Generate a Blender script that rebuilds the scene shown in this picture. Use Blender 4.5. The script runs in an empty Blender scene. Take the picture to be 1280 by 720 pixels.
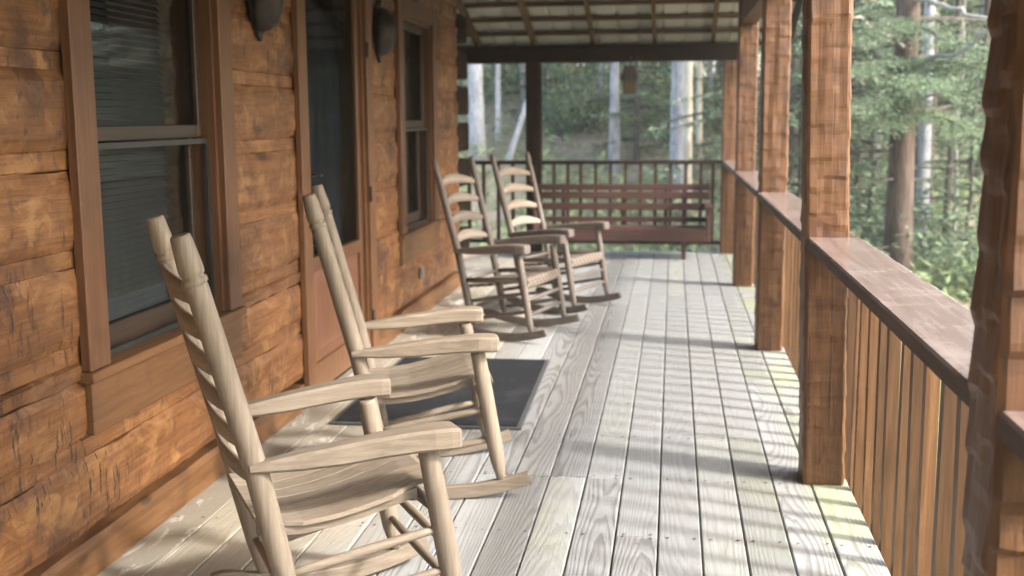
import bpy, math, random
from mathutils import Vector, Matrix, noise
import numpy as np

PI = math.pi
SC = bpy.context.scene
COL = SC.collection

# ------------------------------------------------------------------ helpers
class MB:
    """collects vertices and faces of ONE mesh object"""
    def __init__(s):
        s.v, s.f, s.m, s.uv = [], [], [], {}
        s.smooth = []
    def face(s, idx, mat=0, smooth=False):
        s.f.append(tuple(idx)); s.m.append(mat); s.smooth.append(smooth)
    def box(s, x0, x1, y0, y1, z0, z1, mat=0, M=None, ch=0.0):
        if ch <= 0:
            P = [(x0,y0,z0),(x1,y0,z0),(x1,y1,z0),(x0,y1,z0),(x0,y0,z1),(x1,y0,z1),(x1,y1,z1),(x0,y1,z1)]
            F = [(0,3,2,1),(4,5,6,7),(0,1,5,4),(1,2,6,5),(2,3,7,6),(3,0,4,7)]
        else:
            c = min(ch, (x1-x0)*.45, (y1-y0)*.45, (z1-z0)*.45)
            P, ids = [], {}
            for ix in (0,1):
                for iy in (0,1):
                    for iz in (0,1):
                        X = (x0,x1)[ix]; Y = (y0,y1)[iy]; Z = (z0,z1)[iz]
                        sx, sy, sz = (1,-1)[ix], (1,-1)[iy], (1,-1)[iz]
                        for a, p in enumerate(((X,Y+sy*c,Z+sz*c),(X+sx*c,Y,Z+sz*c),(X+sx*c,Y+sy*c,Z))):
                            ids[(ix,iy,iz,a)] = len(P); P.append(p)
            F = []
            g = lambda *k: ids[k]
            for i in (0,1):
                q = [g(i,0,0,0),g(i,1,0,0),g(i,1,1,0),g(i,0,1,0)]; F.append(q if i else q[::-1])
                q = [g(0,i,0,1),g(0,i,1,1),g(1,i,1,1),g(1,i,0,1)]; F.append(q if i else q[::-1])
                q = [g(0,0,i,2),g(1,0,i,2),g(1,1,i,2),g(0,1,i,2)]; F.append(q if i else q[::-1])
            for i in (0,1):
                for j in (0,1):
                    F.append([g(i,j,0,0),g(i,j,1,0),g(i,j,1,1),g(i,j,0,1)])
                    F.append([g(i,0,j,0),g(i,1,j,0),g(i,1,j,2),g(i,0,j,2)])
                    F.append([g(0,i,j,1),g(1,i,j,1),g(1,i,j,2),g(0,i,j,2)])
                    for k in (0,1):
                        F.append([g(i,j,k,0),g(i,j,k,1),g(i,j,k,2)])
            cen = Vector(((x0+x1)/2,(y0+y1)/2,(z0+z1)/2))
            G = []
            for q in F:
                a, b, c3 = (Vector(P[q[0]]), Vector(P[q[1]]), Vector(P[q[2]]))
                nn = (b-a).cross(c3-b)
                G.append(q if nn.dot((a+b+c3)/3-cen) > 0 else q[::-1])
            F = G
        o = len(s.v)
        for p in P:
            s.v.append(tuple(M @ Vector(p)) if M is not None else p)
        for q in F: s.face([o+i for i in q], mat)
    def tube(s, pts, rad, n=12, mat=0, cap=True, squash=None, up=None):
        """loft of rings along pts; rad may be number, or (ra, rb) pairs"""
        pts = [Vector(p) for p in pts]
        o = len(s.v); k = len(pts)
        ref = Vector(up) if up else None
        for i, p in enumerate(pts):
            t = (pts[min(i+1,k-1)]-pts[max(i-1,0)])
            t = t.normalized() if t.length > 1e-9 else Vector((0,0,1))
            if ref is None:
                ref = Vector((0,1,0)) if abs(t.y) < .8 else Vector((1,0,0))
            a = (ref - t*ref.dot(t)).normalized(); b = t.cross(a)
            if not up: ref = a
            r = rad[i] if isinstance(rad, (list,tuple)) else rad
            ra, rb = r if isinstance(r, (list,tuple)) else (r, r)
            for j in range(n):
                th = 2*PI*j/n
                s.v.append(tuple(p + a*ra*math.cos(th) + b*rb*math.sin(th)))
        for i in range(k-1):
            for j in range(n):
                s.face((o+i*n+j, o+i*n+(j+1)%n, o+(i+1)*n+(j+1)%n, o+(i+1)*n+j), mat, True)
        if cap:
            s.face([o+j for j in range(n)][::-1], mat)
            s.face([o+(k-1)*n+j for j in range(n)], mat)
    def loft(s, rings, mat=0, cap=True, smooth=False, closed=True):
        o = len(s.v); n = len(rings[0])
        for r in rings:
            for p in r: s.v.append(tuple(p))
        for i in range(len(rings)-1):
            for j in range(n if closed else n-1):
                s.face((o+i*n+j, o+i*n+(j+1)%n, o+(i+1)*n+(j+1)%n, o+(i+1)*n+j), mat, smooth)
        if cap:
            s.face([o+j for j in range(n)][::-1], mat)
            s.face([o+(len(rings)-1)*n+j for j in range(n)], mat)
    def quad(s, p, a, b, mat=0):
        o = len(s.v)
        s.v += [tuple(p-a), tuple(p+b), tuple(p+a), tuple(p-b)]
        s.face((o,o+1,o+2,o+3), mat)
    def mesh(s, name, mats):
        me = bpy.data.meshes.new(name)
        me.from_pydata([tuple(p) for p in s.v], [], s.f)
        if not isinstance(mats, (list,tuple)): mats = [mats]
        for m in mats: me.materials.append(m)
        me.polygons.foreach_set('material_index', s.m)
        me.polygons.foreach_set('use_smooth', s.smooth)
        me.update()
        return me
    def build(s, name, mats, parent=None):
        return put(name, s.mesh(name, mats), parent)

def put(name, me, parent=None):
    o = bpy.data.objects.new(name, me); COL.objects.link(o)
    if parent is not None: o.parent = parent
    return o
def tag(o, label=None, cat=None, group=None, kind=None):
    if label: o['label'] = label
    if cat: o['category'] = cat
    if group: o['group'] = group
    if kind: o['kind'] = kind
    return o
def empty(name, loc=(0,0,0), rz=0, label=None, cat=None, group=None):
    o = bpy.data.objects.new(name, None); COL.objects.link(o)
    o.location = loc; o.rotation_euler = (0,0,rz); o.empty_display_size = .1
    return tag(o, label, cat, group)
def copy_tree(o, parent=None):
    c = o.copy(); COL.objects.link(c)
    if parent is not None: c.parent = parent
    for ch in list(o.children): copy_tree(ch, c)
    return c
def fbm(x, y, z=0.0, oct=4):
    return noise.fractal(Vector((x,y,z)), .6, 2.1, oct)

# ------------------------------------------------------------------ materials
PK = .76        # darkens all wood: porch dimness against the bright woods put into colour
class NT:
    def __init__(s, name):
        s.mat = bpy.data.materials.new(name); s.mat.use_nodes = True
        s.t = s.mat.node_tree; s.t.nodes.clear()
        s.out = s.n('ShaderNodeOutputMaterial')
    def n(s, typ, **kw):
        nd = s.t.nodes.new(typ)
        for k, v in kw.items():
            if k.startswith('in_'):
                key = k[3:]
                nd.inputs[int(key) if key.isdigit() else key].default_value = v
            else: setattr(nd, k, v)
        return nd
    def l(s, a, b): s.t.links.new(a, b)
    def math(s, op, a, b=None, c=None, clamp=False):
        nd = s.n('ShaderNodeMath', operation=op); nd.use_clamp = clamp
        for i, x in enumerate((a,b,c)):
            if x is None: continue
            if isinstance(x, (int,float)): nd.inputs[i].default_value = x
            else: s.l(x, nd.inputs[i])
        return nd.outputs[0]
    def mix(s, fac, a, b, mode='MIX'):
        nd = s.n('ShaderNodeMix', data_type='RGBA', blend_type=mode)
        for i, x in ((0,fac),(6,a),(7,b)):
            if isinstance(x, (int,float)): nd.inputs[i].default_value = x
            elif isinstance(x, tuple): nd.inputs[i].default_value = (*x,1) if len(x)==3 else x
            else: s.l(x, nd.inputs[i])
        return nd.outputs[2]
    def noise(s, vec, scale, detail=4, rough=.55, dist=0.0):
        nd = s.n('ShaderNodeTexNoise'); nd.inputs['Scale'].default_value = scale
        nd.inputs['Detail'].default_value = detail; nd.inputs['Roughness'].default_value = rough
        nd.inputs['Distortion'].default_value = dist
        if vec is not None: s.l(vec, nd.inputs['Vector'])
        return nd.outputs['Fac']
    def ramp(s, fac, p0, p1, c0=0.0, c1=1.0):
        nd = s.n('ShaderNodeMapRange'); nd.interpolation_type = 'SMOOTHSTEP'
        s.l(fac, nd.inputs[0])
        for i, x in ((1,p0),(2,p1),(3,c0),(4,c1)): nd.inputs[i].default_value = x
        return nd.outputs[0]
    def mapping(s, vec, scale=(1,1,1), loc=(0,0,0)):
        nd = s.n('ShaderNodeMapping'); nd.inputs['Scale'].default_value = scale; nd.inputs['Location'].default_value = loc
        s.l(vec, nd.inputs['Vector']); return nd.outputs[0]
    def coord(s, rnd=True, island=False):
        tc = s.n('ShaderNodeTexCoord').outputs['Object']
        if not rnd: return tc
        oi = s.n('ShaderNodeObjectInfo').outputs['Random']
        x = s.math('MULTIPLY', oi, 37.0)
        if island:
            g = s.n('ShaderNodeNewGeometry').outputs['Random Per Island']
            x = s.math('ADD', x, s.math('MULTIPLY', g, 53.0))
        va = s.n('ShaderNodeVectorMath', operation='ADD'); s.l(tc, va.inputs[0])
        cb = s.n('ShaderNodeCombineXYZ')
        for i in range(3): s.l(x, cb.inputs[i])
        s.l(cb.outputs[0], va.inputs[1])
        return va.outputs[0]
    def done(s, col, rough=.6, bump=None, bstr=.3, bdist=.01, spec=.5, **kw):
        b = s.n('ShaderNodeBsdfPrincipled')
        if isinstance(col, tuple): b.inputs['Base Color'].default_value = (*col,1)
        else: s.l(col, b.inputs['Base Color'])
        if isinstance(rough, (int,float)): b.inputs['Roughness'].default_value = rough
        else: s.l(rough, b.inputs['Roughness'])
        b.inputs['Specular IOR Level'].default_value = spec
        for k, v in kw.items(): b.inputs[k.replace('_',' ')].default_value = v
        if bump is not None:
            bp = s.n('ShaderNodeBump'); bp.inputs['Strength'].default_value = bstr; bp.inputs['Distance'].default_value = bdist
            s.l(bump, bp.inputs['Height']); s.l(bp.outputs[0], b.inputs['Normal'])
        s.l(b.outputs[0], s.out.inputs[0])
        return s.mat

def axis_scale(axis, along, across):
    return tuple(along if a == axis else across for a in 'xyz')

def wood(name, light, dark, axis, across=60, along=3, rough=.55, blotch=.35, bstr=.25, island=False, spec=.4, blotch_col=None, knots=False, var=.36):
    t = NT(name)
    v = t.coord(True, island)
    g1 = t.noise(t.mapping(v, axis_scale(axis, along, across)), 1.0, 5, .6, .6)
    g2 = t.noise(t.mapping(v, axis_scale(axis, along*2.5, across*3)), 1.0, 3, .6)
    bl = t.noise(v, 5.0, 4, .6)
    c = t.mix(t.ramp(g1, .3, .72), dark, light)
    c = t.mix(t.math('MULTIPLY', t.ramp(g2, .5, .75), .25), c, tuple(x*.6 for x in dark))
    bc = blotch_col or tuple(x*.55 for x in dark)
    c = t.mix(t.math('MULTIPLY', t.ramp(bl, .48, .72), blotch), c, bc)
    if knots:
        vo = t.n('ShaderNodeTexVoronoi'); vo.inputs['Scale'].default_value = 1.0
        t.l(t.mapping(v, axis_scale(axis, 2.2, 5.5)), vo.inputs['Vector'])
        kn = t.ramp(vo.outputs['Distance'], .05, .13, 1.0, 0.0)
        c = t.mix(t.math('MULTIPLY', kn, .75), c, tuple(x*.3 for x in dark))
    if island:
        rp = t.n('ShaderNodeNewGeometry').outputs['Random Per Island']
    else:
        rp = t.n('ShaderNodeObjectInfo').outputs['Random']
    hs = t.n('ShaderNodeHueSaturation'); t.l(c, hs.inputs['Color'])
    t.l(t.math('ADD', t.math('MULTIPLY', rp, var*PK), (1-var/2)*PK), hs.inputs['Value'])
    hgt = t.math('ADD', g1, t.math('MULTIPLY', g2, .5))
    return t.done(hs.outputs[0], rough, hgt, bstr, .004, spec)

def mat_deck():
    t = NT('weathered_deck_pine')
    uv = t.n('ShaderNodeUVMap').outputs[0]
    sp = t.n('ShaderNodeSeparateXYZ'); t.l(uv, sp.inputs[0])
    u, vv = sp.outputs[0], sp.outputs[1]            # metres across / along the board
    rp = t.n('ShaderNodeNewGeometry').outputs['Random Per Island']
    seed = t.math('MULTIPLY', rp, 91.0)
    def slow(k, amp, detail=2, off=0.0):
        cb = t.n('ShaderNodeCombineXYZ'); t.l(t.math('MULTIPLY', vv, k), cb.inputs[0]); t.l(t.math('ADD', seed, off), cb.inputs[1])
        n = t.noise(cb.outputs[0], 1.0, detail, .5)
        return t.math('MULTIPLY', t.math('SUBTRACT', n, .5), amp)
    # a board sawn from a tree: rings round a wandering, slightly tilted pith give cathedrals
    fl = t.math('FRACT', t.math('MULTIPLY', rp, 7.31))
    px = t.math('ADD', t.math('MULTIPLY', t.math('SUBTRACT', fl, .5), .16), slow(.7, .05, 1, 3))
    pz = t.math('ADD', t.math('ADD', t.math('MULTIPLY', t.math('FRACT', t.math('MULTIPLY', rp, 17.7)), .11), .035), slow(.55, .20, 1.5, 11))
    cb2 = t.n('ShaderNodeCombineXYZ')
    t.l(t.math('MULTIPLY', u, 30.0), cb2.inputs[0]); t.l(t.math('MULTIPLY', vv, 2.6), cb2.inputs[1]); t.l(seed, cb2.inputs[2])
    wob = t.math('MULTIPLY', t.math('SUBTRACT', t.noise(cb2.outputs[0], 1.0, 3, .55), .5), .014)
    du = t.math('SUBTRACT', u, px)
    r = t.math('SQRT', t.math('ADD', t.math('MULTIPLY', du, du), t.math('MULTIPLY', pz, pz)))
    r = t.math('ADD', r, wob)
    ring = t.math('FRACT', t.math('MULTIPLY', r, 105.0))
    late = t.math('MULTIPLY', t.ramp(ring, .35, .8), t.ramp(ring, .9, 1.0, 1.0, 0.0))
    # fine weathering streaks
    cb3 = t.n('ShaderNodeCombineXYZ')
    t.l(t.math('MULTIPLY', u, 220.0), cb3.inputs[0]); t.l(t.math('MULTIPLY', vv, 4.0), cb3.inputs[1]); t.l(seed, cb3.inputs[2])
    fine = t.noise(cb3.outputs[0], 1.0, 4, .6)
    w = t.n('ShaderNodeTexCoord').outputs['Object']
    big = t.noise(w, 1.3, 4, .6)
    mid = t.noise(w, 6.0, 5, .65)
    strong = t.ramp(t.math('FRACT', t.math('MULTIPLY', rp, 5.13)), .45, .95, .22, 1.0)
    c = t.mix(t.math('MULTIPLY', t.math('MULTIPLY', late, strong), .68), (.405,.42,.42), (.16,.153,.142))
    c = t.mix(t.math('MULTIPLY', t.ramp(fine, .42, .72), .55), c, (.31,.30,.28))
    c = t.mix(t.math('MULTIPLY', t.ramp(mid, .5, .8), .3), c, (.55,.54,.53))
    # greenish treated tint and mould on some boards, stronger towards the open edge
    sw = t.n('ShaderNodeSeparateXYZ'); t.l(w, sw.inputs[0])
    edge = t.ramp(sw.outputs[0], .48, .6, 0.0, 1.0)
    gb = t.math('MULTIPLY', t.ramp(t.math('FRACT', t.math('MULTIPLY', rp, 3.77)), .6, .95), .25)
    gr = t.math('MULTIPLY', t.math('MAXIMUM', gb, t.math('MULTIPLY', edge, .65)), t.ramp(big, .38, .6))
    c = t.mix(gr, c, (.40,.44,.24))
    # tan near the house wall where the weather does not reach
    tan_ = t.math('MULTIPLY', t.ramp(sw.outputs[0], -.75, -1.35), .75)
    c = t.mix(tan_, c, (.37,.315,.225), 'MIX')
    # scuffed pale paint-like wear
    sc = t.math('MULTIPLY', t.ramp(t.noise(t.mapping(w, (9,2.2,1)), 1.0, 6, .7, 1.0), .56, .62), t.ramp(sw.outputs[0], -1.0, -1.4))
    c = t.mix(t.math('MULTIPLY', sc, .8), c, (.72,.69,.62))
    dk = t.ramp(t.noise(t.mapping(w, (16,7,1), (1,5,0)), 1.0, 4, .7), .68, .74)
    c = t.mix(t.math('MULTIPLY', dk, .5), c, (.13,.11,.09))
    # brown stains
    st = t.ramp(t.noise(t.mapping(w, (5,1.6,1), (3,1,0)), 1.0, 5, .65), .66, .76)
    c = t.mix(t.math('MULTIPLY', st, .45), c, (.26,.19,.12))
    hs = t.n('ShaderNodeHueSaturation'); t.l(c, hs.inputs['Color'])
    t.l(t.math('ADD', t.math('MULTIPLY', t.math('FRACT', t.math('MULTIPLY', rp, 11.9)), .30*PK), .84*PK), hs.inputs['Value'])
    h = t.math('ADD', t.math('MULTIPLY', late, -.6), fine)
    rough = t.ramp(mid, .3, .7, .42, .62)
    return t.done(hs.outputs[0], rough, h, .3, .003, .4)

def mat_log():
    t = NT('stained_hewn_log')
    v = t.coord(True, True)
    w = t.n('ShaderNodeTexCoord').outputs['Object']
    big = t.noise(w, 2.6, 5, .62, .4)
    med = t.noise(t.mapping(v, (6,5,9)), 1.0, 5, .65, .8)
    grain = t.noise(t.mapping(v, (30,3.0,70)), 1.0, 4, .6, .5)
    c = t.mix(t.ramp(grain, .3, .7), (.18,.074,.025), (.31,.138,.048))
    c = t.mix(t.math('MULTIPLY', t.ramp(med, .5, .68), .85), c, (.43,.225,.085))
    c = t.mix(t.math('MULTIPLY', t.ramp(big, .5, .68), .85), c, (.085,.036,.018))
    # short upright gouges left by the axe, thick in some places
    gate = t.ramp(t.noise(w, 2.4, 3, .5), .46, .62)
    g1 = t.noise(t.mapping(v, (20,58,9)), 1.0, 3, .6, .3)
    gou = t.math('MULTIPLY', t.ramp(g1, .56, .64), gate)
    g2 = t.noise(t.mapping(v, (20,26,13), (5,3,1)), 1.0, 3, .6, .5)
    sm = t.math('MULTIPLY', t.ramp(g2, .55, .66), t.ramp(big, .40, .55))
    c = t.mix(t.math('MULTIPLY', sm, .75), c, (.075,.036,.022))
    c = t.mix(t.math('MULTIPLY', gou, .9), c, (.035,.018,.012))
    vo = t.n('ShaderNodeTexVoronoi'); vo.inputs['Scale'].default_value = 1.0
    t.l(t.mapping(v, (3,1.7,5)), vo.inputs['Vector'])
    kn = t.ramp(vo.outputs['Distance'], .07, .15, 1.0, 0.0)
    c = t.mix(t.math('MULTIPLY', kn, .7), c, (.05,.022,.013))
    rp = t.n('ShaderNodeNewGeometry').outputs['Random Per Island']
    hs = t.n('ShaderNodeHueSaturation'); t.l(c, hs.inputs['Color'])
    t.l(t.math('ADD', t.math('MULTIPLY', rp, .3*PK), .85*PK), hs.inputs['Value'])
    h = t.math('SUBTRACT', t.math('ADD', t.math('MULTIPLY', med, 1.2), t.math('MULTIPLY', grain, .4)), t.math('MULTIPLY', gou, 1.2))
    return t.done(hs.outputs[0], t.ramp(med, .3, .7, .62, .42), h, .55, .01, .4)

def mat_post():
    t = NT('stained_hewn_post')
    v = t.coord(True)
    med = t.noise(t.mapping(v, (7,7,5)), 1.0, 5, .62, .6)
    cut = t.noise(t.mapping(v, (3,3,16)), 1.0, 3, .55, .2)
    grain = t.noise(t.mapping(v, (80,80,4)), 1.0, 4, .6, .4)
    c = t.mix(t.ramp(grain, .3, .7), (.105,.045,.017), (.185,.083,.029))
    c = t.mix(t.math('MULTIPLY', t.ramp(cut, .5, .66), .45), c, (.20,.088,.034))
    c = t.mix(t.math('MULTIPLY', t.ramp(med, .52, .7), .75), c, (.075,.033,.020))
    ck = t.ramp(t.noise(t.mapping(v, (62,62,1.3)), 1.0, 2, .5, .3), .655, .69)
    c = t.mix(t.math('MULTIPLY', ck, .85), c, (.03,.014,.009))
    vo = t.n('ShaderNodeTexVoronoi'); vo.inputs['Scale'].default_value = 1.0
    t.l(t.mapping(v, (9,9,2.6)), vo.inputs['Vector'])
    kn = t.ramp(vo.outputs['Distance'], .08, .2, 1.0, 0.0)
    c = t.mix(t.math('MULTIPLY', kn, .6), c, (.06,.026,.016))
    hs = t.n('ShaderNodeHueSaturation'); t.l(c, hs.inputs['Color'])
    t.l(t.math('ADD', t.math('MULTIPLY', t.n('ShaderNodeObjectInfo').outputs['Random'], .2*PK), .9*PK), hs.inputs['Value'])
    h = t.math('ADD', t.math('MULTIPLY', cut, .8), t.math('MULTIPLY', grain, .4))
    return t.done(hs.outputs[0], .5, h, .5, .008, .45)

def simple(name, col, rough=.5, var=.25, scale=12, bstr=.15, metallic=0.0, spec=.5):
    t = NT(name); v = t.coord(True)
    n = t.noise(v, scale, 5, .6)
    c = t.mix(t.ramp(n, .3, .7), tuple(x*(1-var) for x in col), tuple(min(1,x*(1+var)) for x in col))
    return t.done(c, rough, n, bstr, .004, spec, Metallic=metallic)

def mat_leaf(name, a, b, trans=.35):
    t = NT(name)
    rp = t.n('ShaderNodeNewGeometry').outputs['Random Per Island']
    oi = t.n('ShaderNodeObjectInfo').outputs['Random']
    c = t.mix(rp, a, b)
    hs = t.n('ShaderNodeHueSaturation'); t.l(c, hs.inputs['Color'])
    t.l(t.math('ADD', t.math('MULTIPLY', oi, .4), .8), hs.inputs['Value'])
    d = t.n('ShaderNodeBsdfDiffuse'); t.l(hs.outputs[0], d.inputs[0])
    tr = t.n('ShaderNodeBsdfTranslucent'); t.l(hs.outputs[0], tr.inputs[0])
    mx = t.n('ShaderNodeMixShader'); mx.inputs[0].default_value = trans
    t.l(d.outputs[0], mx.inputs[1]); t.l(tr.outputs[0], mx.inputs[2]); t.l(mx.outputs[0], t.out.inputs[0])
    return t.mat

def mat_bark(name, a, b, scale=(14,14,3), spots=None):
    t = NT(name); v = t.coord(True)
    n = t.noise(t.mapping(v, scale), 1.0, 5, .65, .6)
    c = t.mix(t.ramp(n, .32, .68), a, b)
    if spots:
        s = t.noise(t.mapping(v, (5,5,16)), 1.0, 4, .6)
        c = t.mix(t.ramp(s, .60, .68), c, spots)
    return t.done(c, .85, n, .6, .02, .2)

def mat_ground():
    t = NT('leaf_litter_and_moss')
    w = t.n('ShaderNodeTexCoord').outputs['Object']
    a = t.noise(w, .35, 5, .6); b = t.noise(w, 2.2, 5, .65); f = t.noise(w, 28, 5, .7)
    c = t.mix(t.ramp(f, .3, .7), (.15,.12,.09), (.37,.32,.25))
    c = t.mix(t.math('MULTIPLY', t.ramp(b, .42, .62), .55), c, (.10,.13,.06))
    c = t.mix(t.math('MULTIPLY', t.ramp(a, .5, .62), .5), c, (.14,.16,.08))
    sp = t.n('ShaderNodeSeparateXYZ'); t.l(w, sp.inputs[0])
    near = t.math('MULTIPLY', t.ramp(sp.outputs[1], 12, 8.5), t.ramp(sp.outputs[0], 4.5, 3.0))
    c = t.mix(t.math('MULTIPLY', t.math('MULTIPLY', near, t.ramp(f, .3, .6)), .9), c, (.17,.18,.04))
    return t.done(c, .95, f, .8, .05, .1)

def mat_glass():
    t = NT('window_glass')
    tr = t.n('ShaderNodeBsdfTransparent'); tr.inputs[0].default_value = (.72,.735,.74,1)
    gl = t.n('ShaderNodeBsdfGlossy'); gl.inputs['Roughness'].default_value = .03
    fr = t.n('ShaderNodeFresnel'); fr.inputs[0].default_value = 1.5
    mx = t.n('ShaderNodeMixShader'); t.l(t.math('MULTIPLY', fr.outputs[0], .09), mx.inputs[0])
    t.l(tr.outputs[0], mx.inputs[1]); t.l(gl.outputs[0], mx.inputs[2]); t.l(mx.outputs[0], t.out.inputs[0])
    return t.mat

def mat_weave():
    t = NT('woven_seat')
    w = t.n('ShaderNodeTexCoord').outputs['Object']
    ch = t.n('ShaderNodeTexChecker'); ch.inputs['Scale'].default_value = 34
    t.l(t.mapping(w, (1,1,1)), ch.inputs[0])
    c = t.mix(ch.outputs['Fac'], (.10,.08,.065), (.26,.215,.175))
    return t.done(c, .7, ch.outputs['Fac'], .5, .004, .3)

def mat_mat():
    t = NT('ribbed_charcoal_mat')
    w = t.n('ShaderNodeTexCoord').outputs['Object']
    n = t.noise(w, 180, 3, .7); b = t.noise(w, 4, 5, .6)
    sp = t.n('ShaderNodeSeparateXYZ'); t.l(w, sp.inputs[0])
    rib = t.math('PINGPONG', t.math('MULTIPLY', sp.outputs[1], 60), .5)
    c = t.mix(t.ramp(n, .3, .7), (.011,.012,.014), (.027,.029,.034))
    c = t.mix(t.math('MULTIPLY', t.ramp(b, .5, .7), .4), c, (.05,.051,.054))
    sq = t.ramp(t.noise(w, 70, 2, .5), .73, .76)
    c = t.mix(t.math('MULTIPLY', sq, .4), c, (.2,.19,.17))
    return t.done(c, .9, t.math('ADD', n, rib), .8, .006, .08)

M = {}
M['deck'] = mat_deck(); M['log'] = mat_log(); M['post'] = mat_post()
M['nail'] = simple('rusty_nail', (.05,.042,.038), .6, .3)
M['strip'] = wood('stained_chinking_strip', (.15,.070,.030), (.09,.040,.020), 'y', 50, 2.5, .55, .6, .3)
M['base'] = wood('stained_baseboard', (.24,.112,.04), (.135,.06,.021), 'y', 45, 2.5, .42, .55, .3, knots=True)
M['trim_z'] = wood('stained_trim_upright', (.20,.096,.047), (.135,.061,.029), 'z', 55, 2, .48, .35, .2)
M['trim_y'] = wood('stained_trim_level', (.24,.122,.05), (.16,.076,.03), 'y', 55, 2.5, .48, .5, .25, knots=True)
M['door_trim'] = wood('stained_door_trim', (.235,.112,.048), (.155,.068,.029), 'z', 55, 2, .45, .3, .2)
M['kick'] = wood('stained_door_panel', (.24,.105,.055), (.17,.07,.038), 'z', 40, 2, .42, .3, .15)
M['sash'] = wood('dark_sash', (.075,.05,.034), (.045,.03,.022), 'y', 55, 2.5, .45, .2, .1)
M['screen_frame'] = simple('bronze_aluminium', (.055,.055,.052), .45, .15, 8, .02, .5)
M['room_shade'] = simple('painted_room_shade', (.012,.012,.012), .9, .2)  # near-black, puts the darkness of the unlit room into the colour
M['blind'] = simple('grey_blind', (.10,.112,.12), .6, .12, 5, .02)
M['curtain'] = simple('dark_curtain', (.022,.03,.042), .8, .4, 3, .02)
M['glass'] = mat_glass()
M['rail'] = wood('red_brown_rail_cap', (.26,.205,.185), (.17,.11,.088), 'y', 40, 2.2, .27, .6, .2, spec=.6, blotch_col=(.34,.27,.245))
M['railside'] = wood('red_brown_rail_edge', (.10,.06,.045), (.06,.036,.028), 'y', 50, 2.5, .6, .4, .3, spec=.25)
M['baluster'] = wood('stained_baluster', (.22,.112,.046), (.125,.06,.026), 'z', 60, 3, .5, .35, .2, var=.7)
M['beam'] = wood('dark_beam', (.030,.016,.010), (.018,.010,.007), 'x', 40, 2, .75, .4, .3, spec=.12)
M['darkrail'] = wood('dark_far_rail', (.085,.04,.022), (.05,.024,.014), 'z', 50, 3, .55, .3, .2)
M['joist'] = wood('treated_joist', (.16,.115,.07), (.09,.06,.036), 'y', 40, 2, .7, .4, .3)
M['rafter'] = wood('roof_rafter', (.22,.135,.075), (.14,.08,.042), 'y', 45, 2, .65, .4, .2)
M['purlin'] = wood('roof_purlin', (.20,.125,.07), (.12,.07,.038), 'x', 45, 2, .65, .4, .2)
M['metal'] = simple('pale_roof_metal', (.62,.61,.57), .5, .08, 3, .02, .2)
M['bench'] = wood('red_brown_bench', (.10,.042,.033), (.06,.026,.021), 'x', 45, 2, .45, .35, .2)
M['mat'] = mat_mat()
M['matedge'] = simple('mat_rubber_edge', (.06,.062,.065), .6, .2)
M['bronze'] = simple('dark_bronze', (.028,.022,.022), .45, .4, 10, .1, .6)
M['outlet'] = simple('outlet_cover', (.19,.18,.165), .4, .2)
M['feeder_wall'] = wood('birdhouse_board', (.10,.082,.043), (.065,.053,.028), 'z', 50, 3, .65, .3, .2)
M['feeder_roof'] = simple('birdhouse_roof', (.035,.028,.026), .6, .3)
CL, CD = (.325,.268,.205), (.215,.172,.128)
for ax in 'xyz':
    M['tan_'+ax] = wood('pale_tan_wood_'+ax, CL, CD, ax, 75, 3.0, .55, .28, .15, blotch_col=(.27,.205,.145))
FL, FD = (.20,.165,.14), (.125,.10,.085)
for ax in 'xyz':
    M['grey_'+ax] = wood('weathered_brown_wood_'+ax, FL, FD, ax, 75, 3.0, .5, .3, .15)
M['pale_y'] = wood('pale_weathered_slat', (.42,.35,.29), (.31,.25,.20), 'y', 60, 3, .55, .25, .15)
M['weave'] = mat_weave()
M['ground'] = mat_ground()
M['hemlock'] = mat_leaf('hemlock_needles', (.085,.135,.10), (.21,.275,.19))
M['hemlock2'] = mat_leaf('bright_hemlock_needles', (.10,.15,.098), (.24,.30,.185))
M['spring'] = mat_leaf('spring_leaves', (.22,.265,.15), (.40,.43,.27), .45)
M['laurel'] = mat_leaf('laurel_leaves', (.11,.17,.11), (.22,.29,.17), .3)
M['bark'] = mat_bark('brown_bark', (.045,.034,.029), (.125,.09,.072))
M['darkbark'] = mat_bark('dark_bark', (.045,.038,.032), (.11,.095,.08))
M['palebark'] = mat_bark('pale_bark', (.27,.27,.285), (.47,.47,.47), (9,9,4), (.13,.12,.12))
M['greybark'] = mat_bark('grey_bark', (.20,.20,.22), (.38,.38,.39), (9,9,3), (.11,.105,.10))
M['tanbark'] = mat_bark('tan_bark', (.40,.35,.27), (.62,.56,.45), (9,9,3), (.2,.17,.13))
M['deadwood'] = mat_bark('bleached_dead_wood', (.20,.195,.175), (.36,.35,.32), (20,20,20))

# ------------------------------------------------------------------ camera
FPX = 1430.0
def nrm(v): return v/np.linalg.norm(v)
fw = nrm(np.array([(842-640)/FPX, (145-360)/FPX, 1.0]))
dn = nrm(np.array([(711-640)/FPX, (9900-360)/FPX, 1.0])); dn = nrm(dn - fw*dn.dot(fw))
xr = np.cross(dn, fw); xr = xr if xr[0] > 0 else -xr
R = np.stack([xr, fw, -dn])
camd = bpy.data.cameras.new('camera'); cam = bpy.data.objects.new('camera', camd); COL.objects.link(cam)
mw = Matrix.Identity(4)
for i in range(3):
    mw[i][0], mw[i][1], mw[i][2] = R[i,0], -R[i,1], -R[i,2]
mw[2][3] = 1.45
cam.matrix_world = mw
camd.sensor_width = 36.0; camd.lens = FPX/1280*36.0
camd.clip_start = .05; camd.clip_end = 800
camd.dof.use_dof = True; camd.dof.focus_distance = 3.1; camd.dof.aperture_fstop = 3.4
SC.camera = cam

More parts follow.
